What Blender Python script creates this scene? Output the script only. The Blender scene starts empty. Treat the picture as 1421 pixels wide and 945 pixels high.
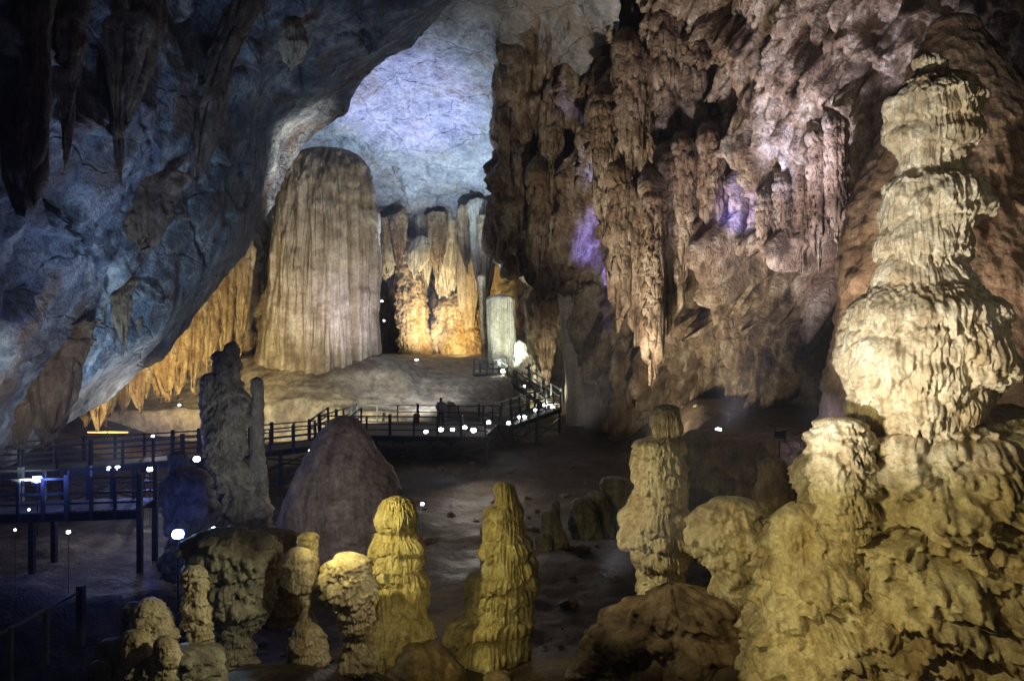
import bpy, bmesh, math, random
import numpy as np
from mathutils import Vector, Matrix

# ------------------------------------------------------------------ camera, world, exposure
scene = bpy.context.scene
C = scene.collection
FPX, CX, CY, CAMZ = 1115.0, 710.5, 472.5, 7.5
cam_data = bpy.data.cameras.new('camera')
cam_data.sensor_width = 36.0
cam_data.lens = 36.0 * FPX / 1421.0
cam_data.clip_start = 0.1
cam_data.clip_end = 600.0
cam = bpy.data.objects.new('camera', cam_data)
C.objects.link(cam)
cam.location = (0, 0, CAMZ)
cam.rotation_euler = (math.radians(90), 0, 0)
scene.camera = cam

world = bpy.data.worlds.new('World')
scene.world = world
world.use_nodes = True
wb = world.node_tree.nodes['Background']
wb.inputs['Color'].default_value = (0.30, 0.38, 0.55, 1)
wb.inputs['Strength'].default_value = 0.012

scene.view_settings.view_transform = 'Standard'
scene.view_settings.look = 'None'
scene.view_settings.exposure = 0.3
scene.view_settings.gamma = 1.0
scene.cycles.use_denoising = True
scene.cycles.max_bounces = 5
scene.cycles.diffuse_bounces = 3
scene.cycles.glossy_bounces = 2
scene.cycles.sample_clamp_indirect = 3.0
scene.cycles.sample_clamp_direct = 0.0
scene.cycles.caustics_reflective = False
scene.cycles.caustics_refractive = False

def at(px, py, Y):
    return Vector(((px - CX) / FPX * Y, Y, CAMZ + (CY - py) / FPX * Y))

def spot(name, loc, target, color, watts, angle=60, blend=0.7, radius=0.25):
    ld = bpy.data.lights.new(name, 'SPOT')
    ld.energy = watts; ld.color = color
    ld.spot_size = math.radians(angle); ld.spot_blend = blend
    ld.shadow_soft_size = radius
    o = bpy.data.objects.new(name, ld); C.objects.link(o)
    o.location = loc
    d = Vector(target) - Vector(loc)
    o.rotation_euler = d.to_track_quat('-Z', 'Y').to_euler()
    return o

def point(name, loc, color, watts, radius=0.15):
    ld = bpy.data.lights.new(name, 'POINT')
    ld.energy = watts; ld.color = color; ld.shadow_soft_size = radius
    o = bpy.data.objects.new(name, ld); C.objects.link(o); o.location = loc
    return o

WARM = (1.0, 0.80, 0.52); WHITE = (1.0, 0.93, 0.82); COOL = (0.72, 0.84, 1.0)
YEL = (1.0, 0.80, 0.26); BLUE = (0.22, 0.30, 1.0); VIO = (0.42, 0.36, 1.0); TEAL = (0.40, 0.72, 1.0)
ORANGE = (1.0, 0.58, 0.18)

# cave floodlights (the cave's show lighting), plus unseen fills added against dark shadows
spot('column_flood', at(500, 592, 46), at(455, 360, 58), (1, .94, .90), 6000, 52, .8, .4)
spot('column_top_flood', at(575, 590, 50), at(455, 270, 58), (1, .82, .42), 5500, 34, .9, .4)
spot('column_violet_flood', at(540, 520, 50), at(480, 430, 58), (.75, .62, 1), 1500, 40, .9, .3)
spot('vault_violet_flood', at(560, 470, 62), at(565, 165, 62), VIO, 14000, 46, .8, .3)
spot('vault_flood', at(606, 492, 61), at(610, 190, 66), (.55, .72, 1), 22000, 85, .9, .6)
spot('arch_rim_flood', at(500, 470, 54), at(400, 215, 52), (1, .90, .74), 13000, 34, .9, .4)
spot('grotto_flood_a', at(586, 484, 72), at(575, 400, 80), WARM, 3800, 90, .9, .3)
spot('grotto_flood_b', at(640, 486, 71), at(640, 430, 80), (1, .72, .30), 4500, 90, .9, .3)
spot('curtain_flood', at(700, 505, 58.6), at(705, 430, 66), (.95, 1, .85), 2600, 90, .9, .2)
spot('recess_flood', at(765, 566, 56), at(770, 480, 64), (1, .9, .65), 3000, 95, .9, .2)
spot('left_wall_flood', at(285, 585, 43), at(290, 450, 56), (1, .74, .30), 5200, 75, .9, .3)
spot('left_wall_flood_low', at(185, 596, 41), at(190, 520, 49), (1, .76, .38), 1500, 95, .9, .3)
spot('overhang_flood_a', at(155, 648, 32), at(190, 470, 36), (.55, .80, 1), 2200, 75, .9, .3)
spot('overhang_flood_b', at(40, 665, 25), at(20, 520, 29), (.95, .95, .82), 1600, 80, .9, .3)
spot('overhang_wash', at(300, 640, 30), at(230, 120, 32), (.40, .62, 1), 1400, 100, 1, .6)
spot('overhang_upper', at(120, 690, 24), at(240, 150, 30), (.55, .68, 1), 1500, 66, 1, .5)
spot('wall_wash_warm', at(800, 600, 36), at(960, 200, 46), (1, .85, .66), 9500, 85, .9, .6)
spot('wall_wash_right', at(1010, 595, 32), at(1130, 150, 40), (.94, .85, 1), 9500, 70, .9, .5)
spot('wall_violet_a', at(845, 470, 46), at(835, 300, 56), (.20, .18, 1), 7000, 30, .8, .2)
spot('wall_violet_b', at(1015, 330, 38), at(1035, 235, 47), (.24, .22, 1), 1500, 40, .8, .2)
spot('wall_violet_c', at(1080, 400, 36), at(1085, 60, 42), (.40, .48, 1), 5000, 24, .8, .2)
spot('wall_low', at(900, 600, 38), at(980, 490, 48), (1, .84, .58), 2600, 80, .9, .3)
spot('cone_wash', at(1120, 600, 19), at(1320, 250, 24), (1, .82, .64), 2600, 80, .9, .3)
spot('pinnacle_key', (.9, 8.4, 5.0), at(1275, 320, 13), (1, .95, .88), 2900, 60, .9, .12)
spot('pinnacle_yellow', (2.6, 9.0, 1.3), at(1250, 720, 12.2), (1, .85, .34), 220, 85, .9, .10)
spot('pinnacle_fill', (7.2, 5.5, 7.5), at(1290, 350, 13), (1, .90, .70), 130, 60, .9, .5)  # added fill, no fixture: opens the black shadows on the tall stalagmite
spot('cone_right', (11.5, 14, 5), at(1400, 280, 24), (1, .84, .66), 500, 70, .9, .3)
spot('mound_yellow', (1.2, 8.4, 6.4), at(1290, 790, 12), (1, .83, .36), 520, 80, .9, .1)
spot('mid_right_yellow', (-.3, 14.0, 5.2), at(950, 740, 15.5), (1, .86, .46), 250, 80, .9, .06)
spot('twin_yellow', (-4.2, 15.0, 5.0), at(640, 780, 18.5), (1, .86, .32), 430, 95, .9, .06)
spot('twin_fill', (-1.2, 13.2, 2.6), at(640, 830, 18.5), (1, .85, .34), 130, 70, .9, .1)  # added weak fill for the shadowed lower halves of the twins
spot('cluster_warm', (-1.6, 13.4, 4.6), at(430, 840, 16), (1, .88, .55), 150, 55, .9, .10)
spot('cluster_left', (-1.5, 12.8, 4.6), at(235, 870, 14.5), (1, .92, .55), 300, 50, .9, .10)
spot('dark_pair_front', at(425, 712, 18.6), at(330, 610, 24), (.92, .97, 1), 230, 50, .9, .15)
spot('cone_front', at(432, 705, 20.5), at(470, 680, 27), (1, .88, .80), 420, 60, .9, .2)
spot('overhang_edge_flood', at(222, 585, 45), at(150, 540, 39), (1, .95, .88), 1100, 90, .9, .3)
spot('wall_blue_gap', at(850, 430, 48), at(818, 150, 52), (.25, .34, 1), 4500, 22, .8, .2)
point('blue_glow', at(243, 738, 18.5), (.10, .18, 1), 25, .2)
point('blue_glow_left', at(60, 662, 25.0), (.16, .24, 1), 60, .2)
point('blue_glow_far', at(200, 640, 30), (.2, .26, 1), 150, .2)
point('rear_fill', (-.5, -3, 9.5), (1, .9, .8), 110, 1.5)  # unseen soft fill added behind the camera to lift foreground shadows
spot('floor_wash', at(660, 590, 42), at(700, 650, 36), (1, .85, .66), 420, 110, .9, .3)
spot('terrace_wash', at(390, 578, 48.5), at(400, 582, 54), (1, .90, .62), 900, 130, .9, .2)
spot('terrace_wash_right', at(500, 574, 49.5), at(520, 580, 54), (1, .90, .66), 420, 130, .9, .2)
spot('terrace_top', at(600, 545, 51), at(560, 520, 60), (.80, .84, .95), 1100, 110, .9, .3)

point('sand_patch_light', at(150, 690, 29.5), (1, .95, .7), 25, .1)
spot('wall_top_lavender', at(1040, 330, 32), at(1190, 60, 38), (.80, .74, 1), 4500, 60, .9, .4)
spot('cluster_teal', at(230, 735, 18), at(330, 800, 16.2), (.45, .80, 1), 170, 80, .9, .1)
spot('left_mist_light', at(230, 600, 48), at(170, 570, 56), (.30, .36, 1), 200, 100, .9, .3)
# ------------------------------------------------------------------ noise
f32 = np.float32
_r = np.random.default_rng(11)
_G = _r.normal(size=(32 * 32 * 32, 3)).astype(f32)
_G /= np.linalg.norm(_G, axis=1, keepdims=True)

def gn(p):
    shp = p.shape[:-1]
    q = np.ascontiguousarray(p.reshape(-1, 3), dtype=f32)
    i = np.floor(q).astype(np.int32)
    f = q - i
    i &= 31
    j = (i + 1) & 31
    w = f * f * f * (f * (f * 6 - 15) + 10)
    out = np.zeros(len(q), f32)
    for dx in (0, 1):
        ix = (j if dx else i)[:, 0] * 1024
        wx = w[:, 0] if dx else 1 - w[:, 0]
        for dy in (0, 1):
            iy = ix + (j if dy else i)[:, 1] * 32
            wxy = wx * (w[:, 1] if dy else 1 - w[:, 1])
            for dz in (0, 1):
                g = _G[iy + (j if dz else i)[:, 2]]
                d = g[:, 0] * (f[:, 0] - dx) + g[:, 1] * (f[:, 1] - dy) + g[:, 2] * (f[:, 2] - dz)
                out += wxy * (w[:, 2] if dz else 1 - w[:, 2]) * d
    return (out * 1.6).reshape(shp)

def fbm(p, scale, octs=4, gain=0.5, off=0.0):
    p = np.asarray(p, f32) * f32(scale) + f32(off)
    a, s, t = 1.0, 0.0, 0.0
    for _ in range(octs):
        s = s + a * gn(p); t += a; a *= gain
        p = p * f32(2.03) + f32(5.17)
    return s / t

def ridged(p, scale, octs=3, off=0.0):
    p = np.asarray(p, f32) * f32(scale) + f32(off)
    a, s, t = 1.0, 0.0, 0.0
    for _ in range(octs):
        s = s + a * (1 - 2 * np.abs(gn(p))); t += a; a *= .5
        p = p * f32(2.1) + f32(3.3)
    return s / t

def billow(P, scale, zs=.10, warp=.5, octs=2, off=0.0):
    # rounded organ-pipe ribs with sharp creases between them
    w = np.stack([gn(P * f32(.22) + f32(off + 1)), gn(P * f32(.22) + f32(off + 9)), 0 * P[..., 0]], -1) + .35 * np.stack([gn(P * f32(.7) + f32(off + 2)), gn(P * f32(.7) + f32(off + 5)), 0 * P[..., 0]], -1)
    q = (P + f32(warp) * w) * np.array([1, 1, zs], f32)
    a, s_ = 1.0, 0.0
    for k in range(octs):
        s_ = s_ + a * np.sqrt(np.abs(gn(q * f32(scale * 2.2 ** k) + f32(off + 3 * k))) + .004); a *= .5
    return s_

def sstep(a, b, x):
    t = np.clip((x - a) / (b - a), 0, 1)
    return t * t * (3 - 2 * t)

# ------------------------------------------------------------------ gridded rock surfaces
def catmull(ctrl, n):
    """ctrl (k, ..., 3) -> (n, ..., 3) along axis 0"""
    k = len(ctrl)
    t = np.linspace(0, k - 1, n)
    i = np.minimum(t.astype(int), k - 2); f = t - i
    e = np.concatenate([2 * ctrl[:1] - ctrl[1:2], ctrl, 2 * ctrl[-1:] - ctrl[-2:-1]], 0)
    p0, p1, p2, p3 = e[i], e[i + 1], e[i + 2], e[i + 3]
    f = f.reshape((-1,) + (1,) * (ctrl.ndim - 1))
    return 0.5 * ((2 * p1) + (p2 - p0) * f + (2 * p0 - 5 * p1 + 4 * p2 - p3) * f ** 2 + (3 * p1 - p0 - 3 * p2 + p3) * f ** 3)

def net(rows):
    return np.array([[tuple(at(*c)) for c in r] for r in rows], dtype=float)

class Surf:
    def __init__(s, P, wrap=False, flip=False, seed=0):
        s.P = P.astype(f32); s.wrap = wrap; s.ni, s.nj = P.shape[:2]
        s.rng = np.random.default_rng(seed)
        if wrap:
            dj = np.roll(s.P, -1, 1) - np.roll(s.P, 1, 1)
            s.du = np.linalg.norm(np.roll(s.P, -1, 1) - s.P, axis=2)
        else:
            dj = np.gradient(s.P, axis=1)
            s.du = np.linalg.norm(dj, axis=2)
        di = np.gradient(s.P, axis=0)
        s.dv = np.linalg.norm(di, axis=2)
        n = np.cross(di, dj)
        n /= np.linalg.norm(n, axis=2, keepdims=True) + 1e-9
        s.N = -n if flip else n
        s.D = np.zeros((s.ni, s.nj), f32)
        s.D0 = s.D.copy(); s.vertical = False; s.jidx = np.arange(s.nj)
    def newpass(s): s.D0 = s.D.copy()
    def find(s, px, py):
        sx = CX + FPX * s.P[..., 0] / s.P[..., 1]; sy = CY - FPX * (s.P[..., 2] - CAMZ) / s.P[..., 1]
        d = (sx - px) ** 2 + (sy - py) ** 2
        return np.unravel_index(np.argmin(d), d.shape)
    def stamp(s, ci, cj, w, up, dn, h, kind='cap', dripw=0.08, flute=0.18):
        rng = s.rng
        du = max(s.du[ci, cj], 1e-4); dv = max(s.dv[ci, cj], 1e-4)
        wj, ui, di = w / du, up / dv, dn / dv
        if s.wrap: wj = min(wj, s.nj * .3)
        if wj < 1.2 or ui + di < 2: return
        js = np.arange(int(math.floor(cj - wj)), int(math.ceil(cj + wj)) + 1)
        is_ = np.arange(max(0, int(ci - ui)), min(s.ni, int(ci + di * 1.25) + 2))
        if len(is_) < 2: return
        a = (js - cj) / wj
        if s.wrap: jj = js % s.nj
        else:
            ok = (js >= 0) & (js < s.nj); js = js[ok]; a = a[ok]; jj = js
            if len(jj) < 2: return
        b = (is_ - ci).astype(float)
        B = b[:, None]
        if s.vertical and not s.wrap:
            lo = int(s.nj * .1)
            x0 = s.P[ci, cj, 0]
            sh = np.array([np.interp(x0, s.P[i, lo:, 0], s.jidx[lo:]) - cj if s.P[i, lo, 0] < x0 < s.P[i, -1, 0] else np.nan for i in is_[::4]])
            if np.isnan(sh).any(): return
            sh = np.interp(is_, is_[::4], sh)
            js = np.arange(int(math.floor(cj - wj + sh.min())), int(math.ceil(cj + wj + sh.max())) + 1)
            js = js[(js >= 0) & (js < s.nj)]; jj = js
            if len(jj) < 2: return
            A = np.clip((js[None, :] - cj - sh[:, None]) / wj, -1, 1)
        else:
            A = np.broadcast_to(a[None, :], (len(is_), len(a)))
        sq = np.sqrt(np.clip(1 - A * A, 0, 1))
        nd = max(3, int(2 * w / dripw))
        xs = np.linspace(-1, 1, nd)
        d1 = np.interp(A, xs, rng.random(nd) ** 1.5)
        d2 = np.interp(A, xs, rng.normal(size=nd))
        if kind == 'cap':
            L = di * (0.35 + 0.75 * d1) * sq ** .4 + .5
            hu = np.sqrt(np.clip(1 - A * A - (B / max(ui, .5)) ** 2, 0, 1))
            hl = sq * np.clip((L - B) / (0.10 * di + 1.2), 0, 1) ** .6 * (1 - .12 * np.clip(B / di, 0, 1))
            H = np.where(B < 0, hu, hl)
            H = H * (1 + flute * d2 * sstep(-ui * .6, di * .3, B))
        elif kind == 'drop':
            tb = np.clip(B / di, 0, 1)
            W = np.where(B < 0, 1.0, (1 - tb) ** .65 + 1e-3)
            H = np.sqrt(np.clip(1 - (A / W) ** 2, 0, 1)) * sstep(-ui, 0, B) * (B < di)
            H = H * (1 + flute * d2)
        else:  # bulge
            H = np.sqrt(np.clip(1 - A * A - np.where(B < 0, (B / max(ui, .5)) ** 2, (B / max(di, .5)) ** 2), 0, 1))
            H = H * (1 + flute * d2)
        I, J = np.ix_(is_, jj)
        new = s.D0[I, J] + h * H
        s.D[I, J] = np.where(H > 0.02, np.maximum(s.D[I, J], new), s.D[I, J])
    def scatter(s, n, w, up, dn, h, kind='cap', irange=(0, 1), jrange=(0, 1), **k):
        rng = s.rng
        for _ in range(n):
            ci = int((irange[0] + rng.random() * (irange[1] - irange[0])) * (s.ni - 1))
            cj = int((jrange[0] + rng.random() * (jrange[1] - jrange[0])) * (s.nj - 1))
            ww = w[0] + rng.random() ** 1.5 * (w[1] - w[0])
            q = ww / w[1]
            uu = up * ww * (0.7 + .6 * rng.random()); dd = dn * ww * (0.6 + .9 * rng.random())
            s.stamp(ci, cj, ww, uu, dd, h * ww * (.7 + .6 * rng.random()), kind, **k)
    def fringe(s, n, w, m=(5, 14), ln=(3, 8), h=.8, irange=(0.02, .97), jrange=(0, 1)):
        # rows of little icicles hanging side by side
        rng = s.rng
        for _ in range(n):
            ci = int((irange[0] + rng.random() * (irange[1] - irange[0])) * (s.ni - 1))
            cj = (jrange[0] + rng.random() * (jrange[1] - jrange[0])) * (s.nj - 1)
            ww = w[0] + rng.random() * (w[1] - w[0]); mm = int(rng.integers(*m)); L = ln[0] + rng.random() * (ln[1] - ln[0])
            slope = rng.normal() * .25
            for k in range(mm):
                c = int(cj) % s.nj
                wk = ww * (.7 + .7 * rng.random()); step = wk * 1.45 / max(s.du[ci, c], 1e-4)
                cj += step
                if cj >= s.nj and not s.wrap: break
                edge = math.sin(math.pi * (k + .5) / mm) ** .5
                ck = int(np.clip(ci + slope * k * step * .3 + rng.normal() * .6, 0, s.ni - 1))
                s.stamp(ck, int(cj) % s.nj, wk, wk * (1 + 2 * rng.random()), wk * L * (.35 + .9 * rng.random()) * edge, wk * h * (.8 + .5 * rng.random()), 'drop', flute=.05)
    def centre(s, k=.8):
        s.D -= k * float(np.median(s.D))
    def final(s, extra=None, sag=0.25):
        D = s.D + (extra if extra is not None else 0)
        P = s.P + s.N * D[..., None]
        P[..., 2] -= sag * s.D
        return P

def grid_object(name, P, mat, wrap=False, parent=None, origin=None, flip=False):
    ni, nj = P.shape[:2]
    V = P.reshape(-1, 3).astype(f32)
    if origin is not None: V = V - np.array(origin, f32)
    idx = np.arange(ni * nj).reshape(ni, nj)
    if wrap:
        nx = np.roll(idx, -1, 1)
        q = np.stack([idx[:-1], idx[1:], nx[1:], nx[:-1]], -1).reshape(-1, 4)
    else:
        q = np.stack([idx[:-1, :-1], idx[1:, :-1], idx[1:, 1:], idx[:-1, 1:]], -1).reshape(-1, 4)
    if flip: q = q[:, ::-1]
    me = bpy.data.meshes.new(name)
    me.vertices.add(len(V)); me.vertices.foreach_set('co', V.ravel())
    me.loops.add(q.size); me.loops.foreach_set('vertex_index', q.ravel().astype(np.int32))
    me.polygons.add(len(q))
    me.polygons.foreach_set('loop_start', np.arange(0, q.size, 4, dtype=np.int32))
    me.update(calc_edges=True)
    me.shade_smooth()
    me.materials.append(mat)
    o = bpy.data.objects.new(name, me); C.objects.link(o)
    if origin is not None: o.location = origin
    if parent: o.parent = parent
    return o

def tag(o, label=None, cat=None, group=None, kind=None):
    if label: o['label'] = label
    if cat: o['category'] = cat
    if group: o['group'] = group
    if kind: o['kind'] = kind
    return o

def empty(name, loc=(0, 0, 0), rz=0):
    o = bpy.data.objects.new(name, None); C.objects.link(o)
    o.location = loc; o.rotation_euler = (0, 0, rz); o.empty_display_size = .2
    return o

# ------------------------------------------------------------------ materials
def rock(name, dark, mid, light, scale=1.0, streak=0.15, bump=0.6, rough=(.5, .85), stain=None, stain_amt=.5, pos=(.40, .50, .61), fine=14.0, dist=.05, crack=0):
    m = bpy.data.materials.new(name); m.use_nodes = True
    nt = m.node_tree; N = nt.nodes; L = nt.links
    bs = N['Principled BSDF']
    tc = N.new('ShaderNodeTexCoord')
    mp = N.new('ShaderNodeMapping'); mp.inputs['Scale'].default_value = (1, 1, streak)
    L.new(tc.outputs['Object'], mp.inputs['Vector'])
    def noise(vec, sc, det=8, ro=.6, dis=0.0):
        n = N.new('ShaderNodeTexNoise'); n.inputs['Scale'].default_value = sc
        n.inputs['Detail'].default_value = det; n.inputs['Roughness'].default_value = ro
        n.inputs['Distortion'].default_value = dis
        L.new(vec, n.inputs['Vector']); return n.outputs['Fac']
    def math_(op, a, b):
        n = N.new('ShaderNodeMath'); n.operation = op
        for k, v in enumerate((a, b)):
            if isinstance(v, (int, float)): n.inputs[k].default_value = v
            else: L.new(v, n.inputs[k])
        return n.outputs[0]
    n1 = noise(tc.outputs['Object'], .9 * scale, 6, .65, .0)
    n2 = noise(mp.outputs['Vector'], 2.6 * scale, 5, .6, .0)
    mixf = math_('ADD', math_('MULTIPLY', n1, .5), math_('MULTIPLY', n2, .5))
    cr = N.new('ShaderNodeValToRGB')
    e = cr.color_ramp.elements
    e[0].position = pos[0]; e[0].color = (*dark, 1)
    e[1].position = pos[2]; e[1].color = (*light, 1)
    x = e.new(pos[1]); x.color = (*mid, 1)
    L.new(mixf, cr.inputs['Fac'])
    col = cr.outputs['Color']
    if stain:
        n3 = noise(mp.outputs['Vector'], .8 * scale, 4, .6, .0)
        sr = N.new('ShaderNodeMapRange'); sr.inputs['From Min'].default_value = .5; sr.inputs['From Max'].default_value = .66
        sr.inputs['To Max'].default_value = stain_amt
        L.new(n3, sr.inputs['Value'])
        mx = N.new('ShaderNodeMix'); mx.data_type = 'RGBA'
        L.new(sr.outputs['Result'], mx.inputs['Factor']); L.new(col, mx.inputs['A']); mx.inputs['B'].default_value = (*stain, 1)
        col = mx.outputs['Result']
    ck = None
    if crack:
        wn = N.new('ShaderNodeTexNoise'); wn.inputs['Scale'].default_value = crack * 1.6; wn.inputs['Detail'].default_value = 4
        L.new(tc.outputs['Object'], wn.inputs['Vector'])
        wa = N.new('ShaderNodeVectorMath'); wa.operation = 'MULTIPLY_ADD'; wa.inputs[1].default_value = (1.6 / crack * .5, 1.6 / crack * .5, .7 / crack * .5)
        L.new(wn.outputs['Color'], wa.inputs[0]); L.new(tc.outputs['Object'], wa.inputs[2])
        wm = N.new('ShaderNodeMapping'); wm.inputs['Scale'].default_value = (.6, .6, 1.5); L.new(wa.outputs[0], wm.inputs['Vector'])
        ve = N.new('ShaderNodeTexVoronoi'); ve.feature = 'DISTANCE_TO_EDGE'; ve.inputs['Scale'].default_value = crack
        L.new(wm.outputs['Vector'], ve.inputs['Vector'])
        cm = N.new('ShaderNodeMapRange'); cm.inputs['From Max'].default_value = .022; cm.inputs['To Min'].default_value = .72
        L.new(ve.outputs['Distance'], cm.inputs['Value'])
        mk = N.new('ShaderNodeMapRange'); mk.inputs['From Min'].default_value = .47; mk.inputs['From Max'].default_value = .60; L.new(n1, mk.inputs['Value'])
        ck = math_('MAXIMUM', cm.outputs['Result'], mk.outputs['Result'])
        cs = N.new('ShaderNodeVectorMath'); cs.operation = 'SCALE'; L.new(col, cs.inputs[0]); L.new(ck, cs.inputs['Scale']); col = cs.outputs[0]
    nf = noise(tc.outputs['Object'], fine, 5, .72, .0)
    fr = N.new('ShaderNodeMapRange'); fr.inputs['From Min'].default_value = .32; fr.inputs['From Max'].default_value = .68
    fr.inputs['To Min'].default_value = .66; fr.inputs['To Max'].default_value = 1.30
    L.new(nf, fr.inputs['Value'])
    vm = N.new('ShaderNodeVectorMath'); vm.operation = 'SCALE'
    L.new(col, vm.inputs[0]); L.new(fr.outputs['Result'], vm.inputs['Scale']); col = vm.outputs[0]
    L.new(col, bs.inputs['Base Color'])
    rr = N.new('ShaderNodeMapRange'); rr.inputs['To Min'].default_value = rough[0]; rr.inputs['To Max'].default_value = rough[1]
    rr.inputs['From Min'].default_value = .3; rr.inputs['From Max'].default_value = .7
    L.new(n1, rr.inputs['Value']); L.new(rr.outputs['Result'], bs.inputs['Roughness'])
    nb = nf
    nb2 = noise(tc.outputs['Object'], fine * .28, 3, .6, .0)
    vo = N.new('ShaderNodeTexVoronoi'); vo.inputs['Scale'].default_value = fine * .55
    L.new(tc.outputs['Object'], vo.inputs['Vector'])
    hb = math_('ADD', math_('ADD', math_('MULTIPLY', nb, .6), math_('MULTIPLY', nb2, 1.0)), math_('MULTIPLY', vo.outputs['Distance'], -.18))
    if ck is not None: hb = math_('ADD', hb, math_('MULTIPLY', ck, .8))
    dist = dist * 2.6
    bp = N.new('ShaderNodeBump'); bp.inputs['Strength'].default_value = bump; bp.inputs['Distance'].default_value = dist
    L.new(hb, bp.inputs['Height']); L.new(bp.outputs['Normal'], bs.inputs['Normal'])
    bs.inputs['Specular IOR Level'].default_value = .35
    return m

def plain(name, col, rough=.6, metal=0.0, emit=None, strength=0):
    m = bpy.data.materials.new(name); m.use_nodes = True
    nt = m.node_tree; bs = nt.nodes['Principled BSDF']
    n = nt.nodes.new('ShaderNodeTexNoise'); n.inputs['Scale'].default_value = 9; n.inputs['Detail'].default_value = 5
    cr = nt.nodes.new('ShaderNodeValToRGB')
    cr.color_ramp.elements[0].color = (*[c * .7 for c in col], 1); cr.color_ramp.elements[0].position = .3
    cr.color_ramp.elements[1].color = (*[min(1, c * 1.25) for c in col], 1); cr.color_ramp.elements[1].position = .7
    tc = nt.nodes.new('ShaderNodeTexCoord')
    nt.links.new(tc.outputs['Object'], n.inputs['Vector']); nt.links.new(n.outputs['Fac'], cr.inputs['Fac'])
    nt.links.new(cr.outputs['Color'], bs.inputs['Base Color'])
    bs.inputs['Roughness'].default_value = rough; bs.inputs['Metallic'].default_value = metal
    if emit:
        bs.inputs['Emission Color'].default_value = (*emit, 1); bs.inputs['Emission Strength'].default_value = strength
        m.cycles.emission_sampling = 'NONE'
    return m

M = {}
M['vault'] = rock('grey_blue_limestone', (.22, .24, .27), (.40, .42, .43), (.62, .62, .58), .45, .8, .8, stain=(.38, .26, .14), stain_amt=.35, pos=(.34, .5, .68), fine=4, dist=.2, crack=.34)
M['overhang'] = rock('dark_grey_limestone', (.09, .11, .16), (.20, .245, .31), (.46, .50, .54), .5, .6, 1.0, stain=(.15, .08, .03), stain_amt=.75, fine=5, dist=.18, crack=.20)
M['wall'] = rock('brown_flowstone', (.11, .075, .048), (.33, .25, .17), (.62, .55, .45), .6, .16, 1.0, stain=(.23, .13, .07), stain_amt=.55, fine=6, dist=.12)
M['column'] = rock('ribbed_tan_flowstone', (.24, .20, .14), (.43, .37, .28), (.60, .55, .46), .9, .05, .5, stain=(.30, .20, .09), stain_amt=.4, fine=5, dist=.06)
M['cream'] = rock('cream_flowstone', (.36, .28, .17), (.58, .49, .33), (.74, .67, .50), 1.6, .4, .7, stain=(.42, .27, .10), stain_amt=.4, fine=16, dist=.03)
M['yellow_lit'] = rock('yellow_lit_flowstone', (.28, .22, .11), (.48, .40, .21), (.64, .57, .36), 1.6, .4, .6, stain=(.30, .20, .06), stain_amt=.4, fine=16, dist=.03)  # stone colour tinted with the yellow of the light on the twins
M['brown'] = rock('brown_cave_stone', (.10, .07, .045), (.24, .17, .11), (.40, .31, .21), 1.2, .4, .8, stain=(.14, .08, .03), stain_amt=.4, fine=12, dist=.04)
M['brown_cone'] = rock('smooth_brown_flowstone', (.19, .125, .08), (.32, .22, .145), (.42, .31, .22), .8, .2, .7, stain=(.20, .12, .06), stain_amt=.4, fine=9, dist=.05)
M['cone'] = rock('grey_brown_rippled_stone', (.14, .115, .105), (.27, .225, .205), (.42, .36, .33), 1.2, .15, .9, fine=9, dist=.05)
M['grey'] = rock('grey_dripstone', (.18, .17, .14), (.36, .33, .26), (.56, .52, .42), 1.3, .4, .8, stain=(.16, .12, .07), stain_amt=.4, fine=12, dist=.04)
M['far'] = rock('golden_grotto_stone', (.20, .14, .08), (.42, .33, .20), (.62, .55, .40), .7, .15, .8, stain=(.38, .20, .06), stain_amt=.4, fine=5, dist=.12)
M['pale'] = rock('pale_curtain_stone', (.36, .33, .24), (.58, .55, .44), (.74, .72, .62), .8, .06, .5, fine=5, dist=.06)
M['floor'] = rock('brown_cave_floor', (.04, .029, .02), (.10, .073, .05), (.20, .155, .11), .35, 1.0, .8, rough=(.4, .85), fine=5, dist=.06)
M['terrace'] = rock('pale_terrace_flowstone', (.24, .20, .15), (.44, .38, .28), (.60, .54, .42), .7, .5, .6, stain=(.24, .18, .11), stain_amt=.5, fine=4, dist=.08)
M['drape'] = rock('dark_brown_dripstone', (.07, .05, .035), (.17, .125, .085), (.32, .27, .20), .9, .08, .9, stain=(.15, .09, .04), stain_amt=.5, fine=7, dist=.08)
M['wood'] = plain('dark_painted_steel', (.05, .06, .07), .55, .3)
M['deck'] = plain('weathered_boards', (.16, .14, .12), .7)
M['housing'] = plain('black_lamp_metal', (.03, .03, .035), .5, .5)
M['shell'] = rock('deep_cave_rock', (.05, .05, .055), (.12, .115, .11), (.2, .19, .17), .2, .5, .8, fine=3, dist=.2)

# ------------------------------------------------------------------ the cave: floor
def floor_z(x, y):
    z = 0.9 * sstep(38, 44, y)
    z = z + 3.0 * sstep(54, 66, y) * sstep(-3, 3, x) + 1.5 * sstep(56, 70, y) * (1 - sstep(-3, 3, x))
    z = z + 3.3 * sstep(5.5, 9.0, x - (y - 30) * .08) * sstep(24, 30, y) * (1 - .25 * sstep(44, 50, y))
    z = z + 1.5 * np.exp(-((x + 4.6) / 2.6) ** 2 - ((y - 14.6) / 2.6) ** 2)
    z = z + 2.0 * sstep(1.5, 4.0, x) * (1 - sstep(15, 20, y))
    z = z - 5.0 * sstep(-6.8, -10, x) * (1 - sstep(18, 24, y))
    z = z + 2.0 * sstep(-20, -30, x) * sstep(26, 40, y)
    return z

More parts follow.
